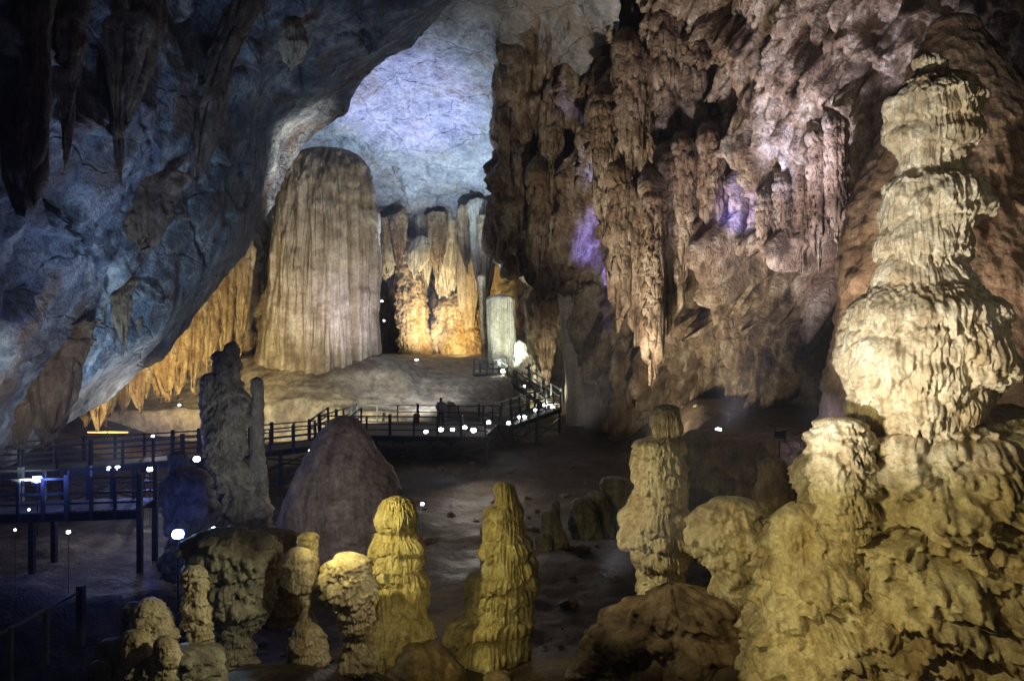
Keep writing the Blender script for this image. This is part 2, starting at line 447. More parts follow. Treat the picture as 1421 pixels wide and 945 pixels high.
def build_floor():
    ni, nj = 290, 250
    yy = np.exp(np.linspace(math.log(96), math.log(4.5), ni))[:, None]
    s = np.linspace(-1, 1, nj)[None, :]
    x = s * (yy * .85 + 7) + 0 * yy; y = yy + 0 * s
    z = floor_z(x, y)
    p = np.stack([x, y, z * .6], -1)
    z = z + .35 * fbm(p, .22, 4) + .10 * fbm(p, 1.3, 4) + .06 * ridged(p * np.array([.4, 1.6, 1]), .7, 3)
    P = np.stack([x, y, z], -1)
    o = grid_object('cave_floor', P, M['floor'], flip=True); tag(o, kind='structure')
build_floor()
def gz(x, y): return float(floor_z(np.array(float(x)), np.array(float(y))))

def terrace_z(x, y):
    front = 53.0 + 0.7 * np.sin(x * .27) + .35 * np.sin(x * .9 + 1) + .02 * x
    inx = sstep(-36, -27, x) * (1 - sstep(-1.5, 2.5, x - (y - 55) * .18))
    slope = .55 * sstep(front + .4, 57, y) + 1.45 * sstep(55.2, 59.5, y) + 1.2 * sstep(60, 76, y)
    hump = .7 * np.exp(-((x + 8.5) / 2.2) ** 2 - ((y - 56.8) / 1.6) ** 2)
    dd = np.sqrt((x + 14.7) ** 2 + ((y - 60) * 1.15) ** 2)
    hump = hump + 1.5 * sstep(9.5, 4.6, dd)
    return -.6 + inx * (3.5 * sstep(front - .7, front + .35, y) + slope + hump)

def build_terrace():
    ni, nj = 180, 250
    y = np.linspace(90, 51.5, ni)[:, None] ** 1.0; x = np.linspace(-38, 6, nj)[None, :]
    u = np.linspace(0, 1, ni)[:, None]
    y = 51.5 + (1 - u) ** 1.9 * 38.5
    x, y = x + 0 * y, y + 0 * x
    z = terrace_z(x, y)
    p = np.stack([x, y, z], -1)
    w = fbm(p, .35, 3)
    lay = z * 2.6 + 1.1 * w
    z = z + .10 * np.abs((lay % 1.0) - .5) + .22 * w + .05 * fbm(p, 1.8, 4)
    yj = y + .5 * fbm(p * np.array([1, 1, .3], f32), .6, 4)
    P = np.stack([x, yj, z], -1)
    tag(grid_object('flowstone_terrace', P, M['terrace'], flip=True), kind='structure')

# ------------------------------------------------------------------ the cave: outer shell
def build_shell():
    ni, nj = 90, 160
    th = np.linspace(.02, math.pi * .62, ni)[:, None]; ph = np.linspace(0, 2 * math.pi, nj, endpoint=False)[None, :]
    x = 58 * np.sin(th) * np.cos(ph); y = 42 + 72 * np.sin(th) * np.sin(ph); z = 2 + 44 * np.cos(th) + 0 * ph
    P = np.stack([x, y, z], -1)
    n = P - np.array([0, 42, 2]); n /= np.linalg.norm(n, axis=2, keepdims=True)
    P = P - n * (3 * fbm(P, .06, 5) + 1.5 * ridged(P, .1, 3))[..., None]
    o = grid_object('cave_shell', P, M['shell'], wrap=True); tag(o, kind='structure')
build_terrace()
build_shell()

# ------------------------------------------------------------------ the cave: far vault
def patch(name, rows, ni, nj, mat, deco, seed=1, flip=False):
    c = net(rows)
    g = catmull(c, ni)
    g = np.swapaxes(catmull(np.swapaxes(g, 0, 1), nj), 0, 1)
    s = Surf(g, flip=flip, seed=seed)
    extra, sag = deco(s)
    P = s.final(extra, sag)
    o = grid_object(name, P, mat); tag(o, kind='structure')
    return s, P

def deco_vault(s):
    p = s.P
    e = 1.6 * fbm(p, .09, 3) + .85 * ridged(p * np.array([1, .6, 1.6], f32), .22, 4) + .22 * fbm(p * np.array([1, 1, 2], f32), .9, 4)
    cr = np.abs(gn(p * f32(.16) + f32(7)))          # cracks
    e -= .9 * np.clip(1 - cr / .035, 0, 1) * sstep(-.1, .3, gn(p * f32(.07)))
    s.scatter(26, (.5, 1.3), .5, 1.6, .6, 'cap', irange=(.62, .97), dripw=.3)
    s.scatter(60, (.4, 1.2), .8, 3.2, .7, 'drop', irange=(.86, .99))
    s.centre()
    return e - e.mean(), .3

vault_cols = (250, 350, 430, 510, 590, 670, 760, 860)
vault_rows = [[(x, py, Y + dy) for x, dy in zip(vault_cols, (-4, -2, 0, 1, 1, 0, -3, -8))]
              for py, Y in ((-220, 38), (-60, 47), (60, 55), (150, 62), (215, 68), (270, 74), (315, 79), (345, 83))]
patch('cave_vault', vault_rows, 230, 260, M['vault'], deco_vault, 3)

# back wall of the grotto
def deco_back(s):
    p = s.P * np.array([1, 1, .14], f32)
    s.scatter(130, (.5, 1.6), .8, 4.0, .7, 'drop', irange=(.0, .7))
    s.scatter(110, (.5, 1.6), .7, 1.2, .6, 'cap', irange=(.45, 1), dripw=.25)
    e = 1.6 * fbm(s.P, .1, 3) + 1.6 * billow(s.P, .4, .08, .6, 3) + .15 * fbm(s.P, 1.5, 4)
    return e, .3
patch('grotto_wall', [[(x, py, Y) for x, Y in ((440, 92), (520, 90), (600, 90), (680, 84), (760, 74), (850, 66), (930, 60))]
                      for py in (230, 300, 370, 440, 510, 580)], 170, 260, M['far'], deco_back, 5)

# far left wall
def deco_leftwall(s):
    p = s.P * np.array([1, 1, .10], f32)
    s.scatter(110, (.35, 1.0), .8, 4.5, .8, 'drop', irange=(.1, .75))
    s.scatter(120, (.4, 1.3), .7, 1.2, .7, 'cap', irange=(.1, 1), jrange=(.55, 1), dripw=.2)
    e = 1.0 * fbm(s.P, .12, 3) + 1.6 * billow(s.P, .5, .07, .5, 3) + .12 * fbm(s.P, 1.6, 4)
    return e, .3
patch('left_cave_wall', [[(x + o, py, Y) for x, Y in ((-120, 46), (-10, 52), (90, 57), (180, 60), (260, 60), (320, 62), (375, 66))]
                         for py, o in ((160, 0), (260, 0), (350, 0), (430, 0), (510, 0), (560, 0), (620, 0))], 190, 230, M['far'], deco_leftwall, 8)

# left overhanging roof slab
E = [(-150, 750, 24), (-10, 622, 30), (90, 552, 34), (222, 462, 40), (294, 388, 43), (336, 320, 45), (348, 258, 46), (374, 184, 47),
     (424, 138, 47), (502, 82, 46), (572, 26, 44), (632, -28, 42), (745, -100, 40)]
O = [(-600, 800, 13), (-600, 560, 13), (-560, 360, 13), (-500, 150, 13), (-400, -50, 14), (-300, -220, 15), (-150, -320, 16),
     (0, -380, 18), (180, -420, 20), (320, -450, 22), (450, -450, 25), (560, -420, 27), (700, -420, 28)]
R1 = [(-120, 770, 32), (18, 632, 36), (112, 560, 41), (240, 470, 46), (306, 396, 49), (346, 322, 51), (366, 262, 53), (418, 196, 55),
      (466, 146, 55), (526, 84, 54), (586, 26, 53), (640, -28, 51), (750, -100, 49)]
Ew = np.array([tuple(at(*c)) for c in E]); Ow = np.array([tuple(at(*c)) for c in O]); Rw = np.array([tuple(at(*c)) for c in R1])
rows = []
for t in (0, .2, .4, .6, .78, .92, 1.0):
    r = Ow * (1 - t) + Ew * t
    r[:, 2] += 1.2 * math.sin(math.pi * t)
    rows.append(r)
rows.append(Ew * .45 + Rw * .55 + np.array([.0, .2, -.05]))
rows.append(Rw)
rows.append(Rw + np.array([-3, 5, 7.]))
oc = np.array(rows)
tpos = np.interp(np.linspace(0, 1, 250), [0, .5, 1], [0, 3.6, len(rows) - 1])
def catm_at(ctrl, t):
    k = len(ctrl); i = np.minimum(t.astype(int), k - 2); f = (t - i).reshape((-1,) + (1,) * (ctrl.ndim - 1))
    e = np.concatenate([2 * ctrl[:1] - ctrl[1:2], ctrl, 2 * ctrl[-1:] - ctrl[-2:-1]], 0)
    p0, p1, p2, p3 = e[i], e[i + 1], e[i + 2], e[i + 3]
    return 0.5 * ((2 * p1) + (p2 - p0) * f + (2 * p0 - 5 * p1 + 4 * p2 - p3) * f ** 2 + (3 * p1 - p0 - 3 * p2 + p3) * f ** 3)
g = catm_at(oc, tpos)
g = np.swapaxes(catmull(np.swapaxes(g, 0, 1), 390), 0, 1)
so = Surf(g, seed=21)
# orient the normal to face the cave
mid = so.P[100, 190]; 
if np.dot(so.N[100, 190], np.array([0, 0, CAMZ]) - mid) < 0: so.N = -so.N
e = 1.5 * fbm(so.P, .10, 3) + .8 * ridged(so.P, .17, 4) + .30 * fbm(so.P, .7, 5) + .10 * ridged(so.P, 1.3, 3)
cr = np.abs(gn(so.P * f32(.13) + f32(3)))
e -= .5 * np.clip(1 - cr / .03, 0, 1)
so.scatter(50, (.3, .9), .8, 1.8, .6, 'drop', irange=(.1, .6))
so.centre()
e -= e.mean()
e *= (1 - .55 * np.exp(-((np.linspace(0, 1, 250) - .78) / .12) ** 2))[:, None]
OVER = so.final(e, .3)
tag(grid_object('overhanging_roof', OVER, M['overhang']), kind='structure')

# right-hand wall
wall_cols_px = [(720, 810, 870, 930, 1000, 1080, 1160, 1300, 1500)] 
def wall_row(py, left, yf, hollow=0.0):
    base = np.array([61, 57, 54, 51, 48, 45, 42.5, 38.5, 34])
    px = np.array([0, .1, .2, .31, .43, .56, .68, .84, 1.0])
    xs = left + (1520 - left) * px
    ys = np.interp(xs, [690, 760, 830, 900, 980, 1070, 1160, 1300, 1480, 1520], [62, 60, 57, 52, 48.5, 45, 42, 38, 34, 33]) * yf
    row = [(left + 26, py, ys[0] + 12)] + [(float(a), py, float(b) + hollow) for a, b in zip(xs, ys)]
    return row
wrows = [wall_row(-240, 800, .78), wall_row(-100, 770, .82), wall_row(0, 742, .86), wall_row(90, 705, .89), wall_row(170, 690, .91),
         wall_row(250, 684, .92), wall_row(330, 668, .92), wall_row(385, 690, .935), wall_row(425, 790, .96), wall_row(500, 812, .97), wall_row(570, 828, .99),
         wall_row(640, 835, 1.0), wall_row(700, 840, 1.0)]
def deco_wall(s):
    rng = s.rng; s.vertical = True
    if np.dot(s.N[s.ni // 2, s.nj // 2], np.array([0, 0, CAMZ]) - s.P[s.ni // 2, s.nj // 2]) < 0: s.N = -s.N
    pv = s.P * np.array([1, 1, .12], f32)
    # explicit features: columns of melon bulges, drapes, ledges
    for px, top, bot, w in ((862, 225, 430, .75), (884, 250, 440, .65), (905, 240, 470, .55), (925, 230, 400, .7), (950, 250, 360, .6), (845, 120, 260, 1.0),
                            (872, 60, 260, 1.0), (905, 40, 250, 1.1), (1110, 180, 330, .5), (1130, 200, 340, .5), (1060, 230, 330, .5), (1085, 220, 330, .45)):
        y = top
        while y < bot:
            i, j = s.find(px + rng.normal() * 2, y)
            hh = w * (1.1 + 1.3 * rng.random())
            s.stamp(i, j, w * (.8 + .4 * rng.random()), hh, hh * 1.2, w * 1.25, 'bulge', dripw=.3, flute=.08)
            y += hh * 1.5 * FPX / 50
    for px, py, w, up, dn, h in ((1000, 392, 3.6, 1.2, 3.6, 2.0), (960, 430, 2.2, 2.0, 4.2, 1.6), (1100, 400, 3.0, 1.2, 3.4, 1.5), (980, 80, 3.2, 2.0, 5, 1.6), (910, 110, 3, 3, 6, 1.4),
                                 (760, 330, 2.5, 2.5, 3, 1.6), (720, 300, 2.2, 4, 4.4, 1.5), (1150, 120, 3.4, 2, 3, 1.4), (1060, 170, 3.4, 2, 3.4, 1.2), (1190, 210, 2.2, 2, 4, 1.2),
                                 (900, 500, 1.5, 2.5, 4, 1.3), (1050, 480, 2.2, 2, 3.5, 1.2), (870, 520, 1.4, 2.0, 4, 1.0), (980, 540, 2.0, 1.5, 2.5, 1.0)):
        i, j = s.find(px, py); s.stamp(i, j, w, up, dn, h, 'cap', dripw=.5)
    s.newpass()
    s.scatter(230, (.45, 1.3), 3.5, 9.0, 1.15, 'drop', dripw=.3, flute=.12)
    s.scatter(60, (.5, 1.4), .9, 2.2, .80, 'cap', dripw=.22)
    s.newpass()
    s.fringe(130, (.22, .48), (4, 12), (3, 8), 1.0, irange=(.15, .8))
    s.scatter(330, (.2, .6), 1.4, 2.4, .85, 'bulge', dripw=.2, irange=(.25, .95), flute=.08)
    s.newpass()
    s.fringe(420, (.10, .22), (4, 12), (3, 9), 1.1, irange=(.15, .85))
    e = 1.5 * fbm(s.P, .09, 3) + 1.5 * fbm(pv, .30, 2) + 1.9 * billow(s.P, .42, .11, .9, 3) + .12 * fbm(s.P, 1.4, 4) + .08 * ridged(s.P * np.array([1, 1, .5], f32), 2.2, 3)
    e -= 1.8 * sstep(.22, .5, gn(s.P * np.array([.18, .18, .11], f32) + f32(2.5)))
    sx = CX + FPX * s.P[..., 0] / s.P[..., 1]; sy = CY - FPX * (s.P[..., 2] - CAMZ) / s.P[..., 1]
    band = sstep(850, 905, sx) * (1 - sstep(1105, 1160, sx))
    wob = 14 * gn(s.P * f32(.2)) + 10 * gn(s.P * f32(.6))
    e -= band * 3.4 * np.exp(-((sy + wob - 392) / 26) ** 2)
    e += band * 1.4 * np.exp(-((sy + wob - 335) / 24) ** 2)
    e -= e.mean(); s.centre()
    return e, .30
_sw, WALLP = patch('right_cave_wall', wrows, 380, 440, M['wall'], deco_wall, 4)

# ------------------------------------------------------------------ speleothems by profile
def speleo(name, prof, Y, mat, label, cat, group=None, n=(170, 200), squash=.9, seed=1, style='stalagmite', detail=1.0, lean=0.0, part=None, sag=.35, tiers=(), topback=0.0, tierh=.17):
    """prof: (py, x_left, x_right) from top to bottom in photo pixels, at depth Y"""
    pr = np.array(prof, float)
    nj, ni = max(48, int(n[0] * .56)), max(48, int(n[1] * .56))
    py = np.linspace(pr[0, 0], pr[-1, 0], ni)
    # concentrate a few rows at the ends
    xl = np.interp(py, pr[:, 0], pr[:, 1]); xr = np.interp(py, pr[:, 0], pr[:, 2])
    k = max(3, ni // 60); ker = np.ones(k) / k
    xl = np.convolve(np.pad(xl, k, 'edge'), ker, 'same')[k:-k]; xr = np.convolve(np.pad(xr, k, 'edge'), ker, 'same')[k:-k]
    cx = ((xl + xr) / 2 - CX) / FPX * Y; r = np.maximum((xr - xl) / 2 / FPX * Y, .01)
    z = CAMZ + (CY - py) / FPX * Y
    if style in ('stalactite', 'drape'): r[-1] = .004
    else: r[0] = .004; r[1] *= .75
    u_ = np.linspace(0, 2 * math.pi, nj, endpoint=False)
    th = u_ - math.pi / 2 - .52 * np.sin(u_)      # finer towards the cave path, coarser at the back
    rm = float(np.mean(r))
    x = cx[:, None] + r[:, None] * np.cos(th)[None]
    y = Y + squash * r[:, None] * np.sin(th)[None]
    P = np.stack([x, y, z[:, None] + 0 * x], -1)
    if style == 'drape':     # uneven dripping lower edge
        tt = np.linspace(0, 1, ni)[:, None]
        ang = np.stack([np.cos(th) * 2.2 + seed, np.sin(th) * 2.2, 0 * th], -1)
        P[..., 2] += (z[0] - z[-1]) * .55 * (tt ** 1.6) * (fbm(ang, 1.0, 3)[None, :] + .15)
    if topback: P[..., 1] += topback * np.clip(1 - np.linspace(0, 1, ni)[:, None] / .3, 0, 1) ** 2
    s = Surf(P, wrap=True, seed=seed)
    # outward normals
    out = np.stack([np.cos(th)[None] + 0 * x, np.sin(th)[None] / max(squash, .3) + 0 * x, 0 * x], -1)
    if np.sum(s.N * out) < 0: s.N = -s.N
    s.N = s.N * .6 + out.astype(f32) * .4
    s.N[0] = (0, 0, 1); 
    H = z[0] - z[-1]
    rel = np.clip(r / rm, .15, 1.6)[:, None].astype(f32)
    pv = s.P * np.array([1, 1, .10], f32)
    d = detail
    off = seed * 3.7
    cell = float(np.mean(s.du))
    dw = max(.035 * (Y / 14) ** .5, 1.6 * cell)          # width of one drip
    if style == 'stalagmite':
        q = H / rm
        for tp in tiers:
            ti = int(np.clip((tp - pr[0, 0]) / (pr[-1, 0] - pr[0, 0]) * (ni - 1), 3, ni - 3)); rr = r[ti]
            j = 0.0; tilt = s.rng.normal() * .12; ph = s.rng.random() * 6.3
            while j < nj:
                ww = rr * (.28 + .34 * s.rng.random())
                i2 = int(np.clip(ti + (tilt * math.sin(2 * math.pi * j / nj + ph) * rr + s.rng.normal() * .06 * rr) / s.dv[ti, 0], 1, ni - 2))
                s.stamp(i2, int(j) % nj, ww, ww * (1.0 + .5 * s.rng.random()), ww * .75, rr * (tierh + tierh * .8 * s.rng.random()), 'cap', dripw=dw * 1.3, flute=.08)
                j += ww * .8 / max(s.du[ti, 0], 1e-4)
        if tiers: s.newpass(); q *= .45
        s.scatter(int(20 * q), (rm * .35, rm * .85), .60, .75, .40 * d, 'cap', irange=(.02, 1), dripw=dw * 1.6, flute=.10)
        s.newpass()
        s.scatter(int(36 * q), (rm * .12, rm * .34), .70, 1.0, .60 * d, 'cap', irange=(.03, 1), dripw=dw, flute=.15)
        s.newpass()
        s.fringe(int(14 * q), (dw * .6, dw * 1.1), (5, 16), (3, 8), 1.0 * min(d, 1) ** .5)
        e = rm * (.20 * fbm(s.P, .55 / rm, 3, off=off) + .035 * fbm(pv, 3.5 / rm, 3, off=off)) + .014 * ridged(s.P * np.array([1, 1, 1.7], f32), 5, 3) + .02 * fbm(s.P, 4, 3, off=off)
        if tiers: e = e * .7 + rm * .035 * (1 - 2.4 * np.abs(gn(pv * f32(7 / rm) + f32(off)))) + rm * .018 * (1 - 2.4 * np.abs(gn(pv * f32(16 / rm) + f32(off))))
        s.D *= rel
        md = np.median(s.D, axis=1); kk = max(5, int(ni * .22)); md = np.convolve(np.pad(md, kk, 'edge'), np.ones(kk) / kk, 'same')[kk:-kk]
        s.D -= .8 * md[:, None].astype(f32)
    elif style == 'lumpy':
        q = H / rm
        A_ = 2 * math.pi * rm * H * .8
        w1 = min(rm * .65, .75)
        s.scatter(int(min(400, 3.2 * A_ / w1 ** 2 + 12)), (w1 * .35, w1), .8, .55, .45 * d, 'cap', irange=(.0, 1), dripw=dw * 1.6, flute=.12)
        s.newpass()
        w2 = min(rm * .24, .28)
        s.scatter(int(min(2600, 1.5 * A_ / w2 ** 2)), (w2 * .3, w2), .8, .8, .60 * d, 'cap', irange=(.0, 1), dripw=dw, flute=.2)
        s.newpass()
        s.fringe(int(min(160, .5 * A_ / w2 ** 2)), (dw * .6, dw * 1.1), (5, 16), (3, 8), 1.0)
        sl = s.P * np.array([1, 1, 1.5], f32); sl[..., 2] += s.P[..., 0] * .6
        e = rm * (.24 * fbm(s.P, .7 / rm, 4, off=off)) + min(.11, rm * .08) * ridged(sl, 2.6, 5, off=off) + .02 * fbm(s.P, 9, 3)
        s.D *= np.minimum(rel, 1)
        s.D -= .7 * float(np.median(s.D))
    elif style == 'ribbed':
        pz = pv * np.array([1, 1, .12], f32)
        rib = 1 - 2.4 * np.abs(gn(pz * f32(6.5 / rm) + f32(off)))
        rib2 = 1 - 2.2 * np.abs(gn(pz * f32(14. / rm) + f32(off + 3)))
        wide = fbm(pz, 1.3 / rm, 2, off=off + 4)
        amt = .5 + .8 * sstep(-.3, .3, fbm(s.P * np.array([1, 1, .5], f32), .9 / rm, 2, off=off))
        e = rm * d * (.055 * rib * amt + .028 * rib2 * amt + .12 * wide + .012 * fbm(s.P, 5 / rm, 4)) * np.minimum(rel, 1)
        s.scatter(int(10 * H / rm), (rm * .2, rm * .5), .3, .8, .05 * d, 'cap', irange=(.05, .9), dripw=rm * .06)
        e = e - e.mean()
    elif style == 'cone':
        e = rm * d * (.10 * fbm(s.P, .7 / rm, 3, off=off) + .05 * fbm(pv, 4 / rm, 4, off=off)) * np.minimum(rel, 1) + .06 * d * ridged(s.P * np.array([1, 1, 1.4], f32), 2.4, 4) + .035 * ridged(s.P * np.array([1.4, 1.4, .25], f32), 3.2, 3)
        s.scatter(int(50 * H / rm), (rm * .05, rm * .16), .6, 1.2, .22 * d, 'cap', irange=(.03, 1), dripw=dw)
        s.D *= np.minimum(rel, 1); s.D -= .7 * float(np.median(s.D))
    else:  # stalactite / drape
        s.scatter(int(30 * H / rm * .5), (rm * .15, rm * .40), 2.0, 6.0, .55 * d, 'drop', irange=(.0, .9), flute=.1)
        s.newpass()
        s.fringe(int(26 * H / rm * .5), (max(rm * .05, dw * .7), max(rm * .12, dw)), (4, 10), (5, 16), 1.0)
        e = rm * (.16 * fbm(s.P, .8 / rm, 3, off=off) + .14 * fbm(pv, 3 / rm, 3, off=off) + .03 * fbm(s.P, 5 / rm, 3)) * np.minimum(rel, 1)
        s.D *= np.minimum(rel, 1); s.D -= .6 * float(np.median(s.D))
    e = e * np.minimum(1, np.arange(ni) / 4.0)[:, None]
    P = s.final(e.astype(f32), sag)
    origin = (float(cx[-1]), Y, float(z[-1])) if style not in ('stalactite', 'drape') else (float(cx[0]), Y, float(z[0]))
    o = grid_object(name, P, mat, wrap=True, origin=origin)
    if label: tag(o, label, cat, group)
    return o

ST, COLM = 'stalagmite', 'column'
# the giant ribbed column
speleo('giant_flowstone', [(205, 432, 478), (216, 416, 496), (232, 402, 507), (262, 392, 513), (300, 384, 516), (380, 373, 518), (450, 364, 519), (520, 352, 521), (550, 335, 530)], 60, M['column'],
       'huge round-topped ribbed tan column standing on the pale terrace', COLM, n=(620, 260), squash=.8, seed=2, style='ribbed', detail=1.35, sag=0)
# right foreground pinnacle and its foot
speleo('tall_stalagmite', [(74, 1282, 1292), (80, 1270, 1308), (92, 1268, 1316), (104, 1274, 1312), (112, 1258, 1346), (140, 1242, 1354), (190, 1238, 1350), (205, 1246, 1338),
                           (245, 1248, 1330), (260, 1232, 1362), (285, 1226, 1362), (340, 1214, 1330), (400, 1214, 1342), (428, 1186, 1372), (470, 1172, 1378), (505, 1174, 1374), (560, 1190, 1364), (620, 1204, 1350), (720, 1210, 1345)],
       13, M['cream'], 'tall cream tiered stalagmite rising at the right edge, brightest of all', ST, n=(620, 760), squash=.9, seed=5, detail=.45, tiers=(106, 152, 198, 250, 300, 348, 402, 440, 490, 530, 570, 615, 655), tierh=.115)
speleo('flowstone_mound', [(575, 1310, 1440), (590, 1190, 1500), (612, 1136, 1540), (660, 1126, 1570), (715, 1122, 1590), (735, 1085, 1600), (780, 1072, 1620), (860, 1064, 1650), (960, 1056, 1690), (1080, 1050, 1720)],
       13.5, M['cream'], 'broad knobbly cream flowstone mound at the foot of the tall pinnacle', 'flowstone', n=(680, 420), squash=.52, seed=9, style='lumpy', detail=1.35)
speleo('flowstone_lobe', [(575, 1150, 1170), (585, 1138, 1195), (610, 1122, 1206), (660, 1124, 1210), (700, 1132, 1208), (738, 1145, 1200), (752, 1160, 1190), (800, 1165, 1185)],
       12.4, M['cream'], 'drooping cream flowstone lobe left of the tall pinnacle, dark hollow beneath', 'flowstone', n=(190, 190), squash=.8, seed=14, style='lumpy', detail=1.0)
speleo('flowstone_apron', [(690, 1098, 1112), (700, 1082, 1136), (722, 1069, 1162), (760, 1062, 1185), (830, 1060, 1215), (900, 1052, 1240), (980, 1045, 1260), (1060, 1040, 1270)],
       12.9, M['cream'], 'stepped yellow-lit flowstone apron below the drooping lobe, cut by frame bottom', 'flowstone', n=(260, 230), squash=.7, seed=23, style='lumpy', detail=1.25)
speleo('brown_cone', [(18, 1318, 1338), (30, 1295, 1352), (50, 1290, 1362), (90, 1268, 1392), (140, 1250, 1420), (220, 1215, 1450), (300, 1185, 1480), (400, 1162, 1520), (560, 1150, 1570), (700, 1150, 1600)],
       24, M['brown_cone'], 'massive smooth brown cone behind the tall cream stalagmite', ST, n=(330, 300), squash=.8, seed=31, style='cone', detail=1.3)
# mid-right stalagmite and the ledge beside it
speleo('tiered_stalagmite', [(560, 918, 930), (566, 908, 940), (578, 903, 945), (606, 906, 944), (614, 882, 946), (632, 878, 950), (660, 879, 952), (700, 877, 956), (714, 866, 956), (740, 866, 960), (765, 876, 958),
                             (800, 888, 952), (835, 886, 948), (870, 896, 942), (960, 890, 950)], 16, M['cream'],
       'slim tiered cream stalagmite right of centre with a small hat-like top', ST, n=(430, 560), squash=.9, seed=41, detail=.36, tiers=(598, 622, 646, 670, 700, 724, 748, 775, 800, 825, 850), tierh=.18)
speleo('flowstone_ledge', [(685, 1008, 1024), (693, 986, 1046), (708, 968, 1064), (735, 962, 1074), (780, 968, 1072), (800, 985, 1072), (840, 1010, 1076), (960, 1010, 1080)], 15.2, M['cream'],
       'overhanging fringed flowstone ledge between slim stalagmite and knobbly mound', 'flowstone', n=(240, 200), squash=.8, seed=45, style='lumpy', detail=1.1)
speleo('low_rock_mound', [(802, 918, 942), (814, 896, 978), (836, 862, 1030), (870, 838, 1070), (920, 812, 1090), (1000, 790, 1110)], 15.4, M['brown'],
       'low dark knobbly rock mound at the foot of the slim stalagmite', 'rock mound', n=(260, 170), squash=.6, seed=47, style='lumpy', detail=1.2)
speleo('rock_ledge', [(602, 985, 1090), (608, 950, 1125), (640, 938, 1140), (680, 930, 1146), (730, 925, 1150)], 26, M['brown'],
       'dark fringed rock ledge below the lone floodlight of the right wall', 'rock', n=(260, 150), squash=.5, seed=49, style='lumpy', detail=.8)
speleo('stalagmite_stub', [(634, 1066, 1080), (642, 1056, 1090), (670, 1052, 1100), (700, 1050, 1108), (740, 1046, 1112)], 20, M['brown'],
       'short brown rounded stalagmite in shade left of the drooping lobe', ST, n=(120, 110), seed=51, detail=.5)
# yellow twins
speleo('yellow_stalagmite', [(668, 692, 702), (674, 687, 714), (700, 687, 721), (707, 674, 722), (720, 672, 726), (760, 668, 738), (790, 668, 741), (796, 657, 741), (822, 650, 740), (838, 650, 736), (852, 645, 734), (858, 626, 733), (900, 624, 728), (925, 636, 726), (980, 630, 735)],
       19, M['yellow_lit'], 'right of the two yellow stalagmites, with a pointed double tip', ST, n=(430, 520), squash=.9, seed=61, detail=.28, tiers=(712, 735, 765, 790, 808, 830, 852, 878, 902, 930), tierh=.20)
speleo('yellow_stalagmite', [(687, 543, 558), (693, 530, 570), (704, 524, 577), (730, 524, 579), (738, 530, 577), (748, 518, 582), (790, 514, 588), (800, 522, 590), (845, 520, 590), (865, 506, 596), (900, 500, 604), (950, 496, 612), (1000, 494, 618)],
       17.5, M['yellow_lit'], 'left of the two yellow stalagmites, with a blunt domed top', ST, n=(430, 520), squash=.9, seed=67, detail=.34, tiers=(724, 745, 762, 782, 806, 826, 846, 872, 900, 930), tierh=.20)
speleo('rock_mound', [(886, 575, 600), (894, 556, 618), (915, 545, 632), (950, 530, 645), (1010, 520, 655)], 17.0, M['brown'],
       'dark lumpy rock at the foot of the blunt yellow stalagmite', 'rock mound', n=(180, 120), squash=.7, seed=71, style='lumpy', detail=.6)
# grey-brown cone
speleo('ribbed_cone', [(576, 474, 484), (582, 462, 494), (600, 446, 506), (630, 428, 524), (660, 412, 542), (690, 400, 555), (725, 391, 562), (765, 388, 566), (810, 386, 570)], 28.8, M['cone'],
       'wide grey-brown rippled cone in front of the boardwalk', ST, n=(300, 230), squash=.9, seed=73, style='cone', detail=1.2)
# left dark pair
dk = speleo('dark_stalagmite', [(472, 319, 328), (478, 313, 332), (500, 311, 333), (508, 300, 332), (528, 298, 331), (545, 294, 338), (562, 290, 340), (585, 288, 338), (620, 288, 337), (650, 292, 340), (668, 300, 350), (690, 304, 372), (735, 304, 380), (790, 300, 386)],
       24, M['grey'], 'dark knobbed stalagmite with several heads rising beside the boardwalk', ST, n=(300, 340), squash=.9, seed=79, detail=1.1)
for pr_, sd_ in (([(516, 286, 296), (524, 281, 301), (545, 279, 303), (580, 281, 304), (640, 286, 306)], 80), ([(486, 300, 310), (494, 296, 315), (515, 296, 316), (550, 298, 318)], 81)):
    hd = speleo('head', pr_, 23.8, M['grey'], None, None, n=(110, 110), seed=sd_, detail=.9)
    hd.parent = dk; hd.matrix_parent_inverse = Matrix.Translation(dk.location).inverted()

speleo('slender_stalagmite', [(522, 353, 360), (528, 350, 364), (560, 349, 365), (610, 348, 366), (660, 346, 370), (730, 344, 376)], 24.3, M['grey'],
       'slender pole-like stalagmite touching the dark knobbed stalagmite', ST, n=(110, 200), seed=83, detail=.45)
speleo('silhouetted_stalagmite', [(624, 243, 253), (630, 236, 260), (646, 236, 262), (654, 232, 284), (680, 228, 292), (705, 232, 298), (735, 234, 296), (800, 230, 300)], 21, M['grey'],
       'black silhouetted stalagmite beside the biggest blue floodlight', ST, n=(150, 150), seed=89, detail=.8)
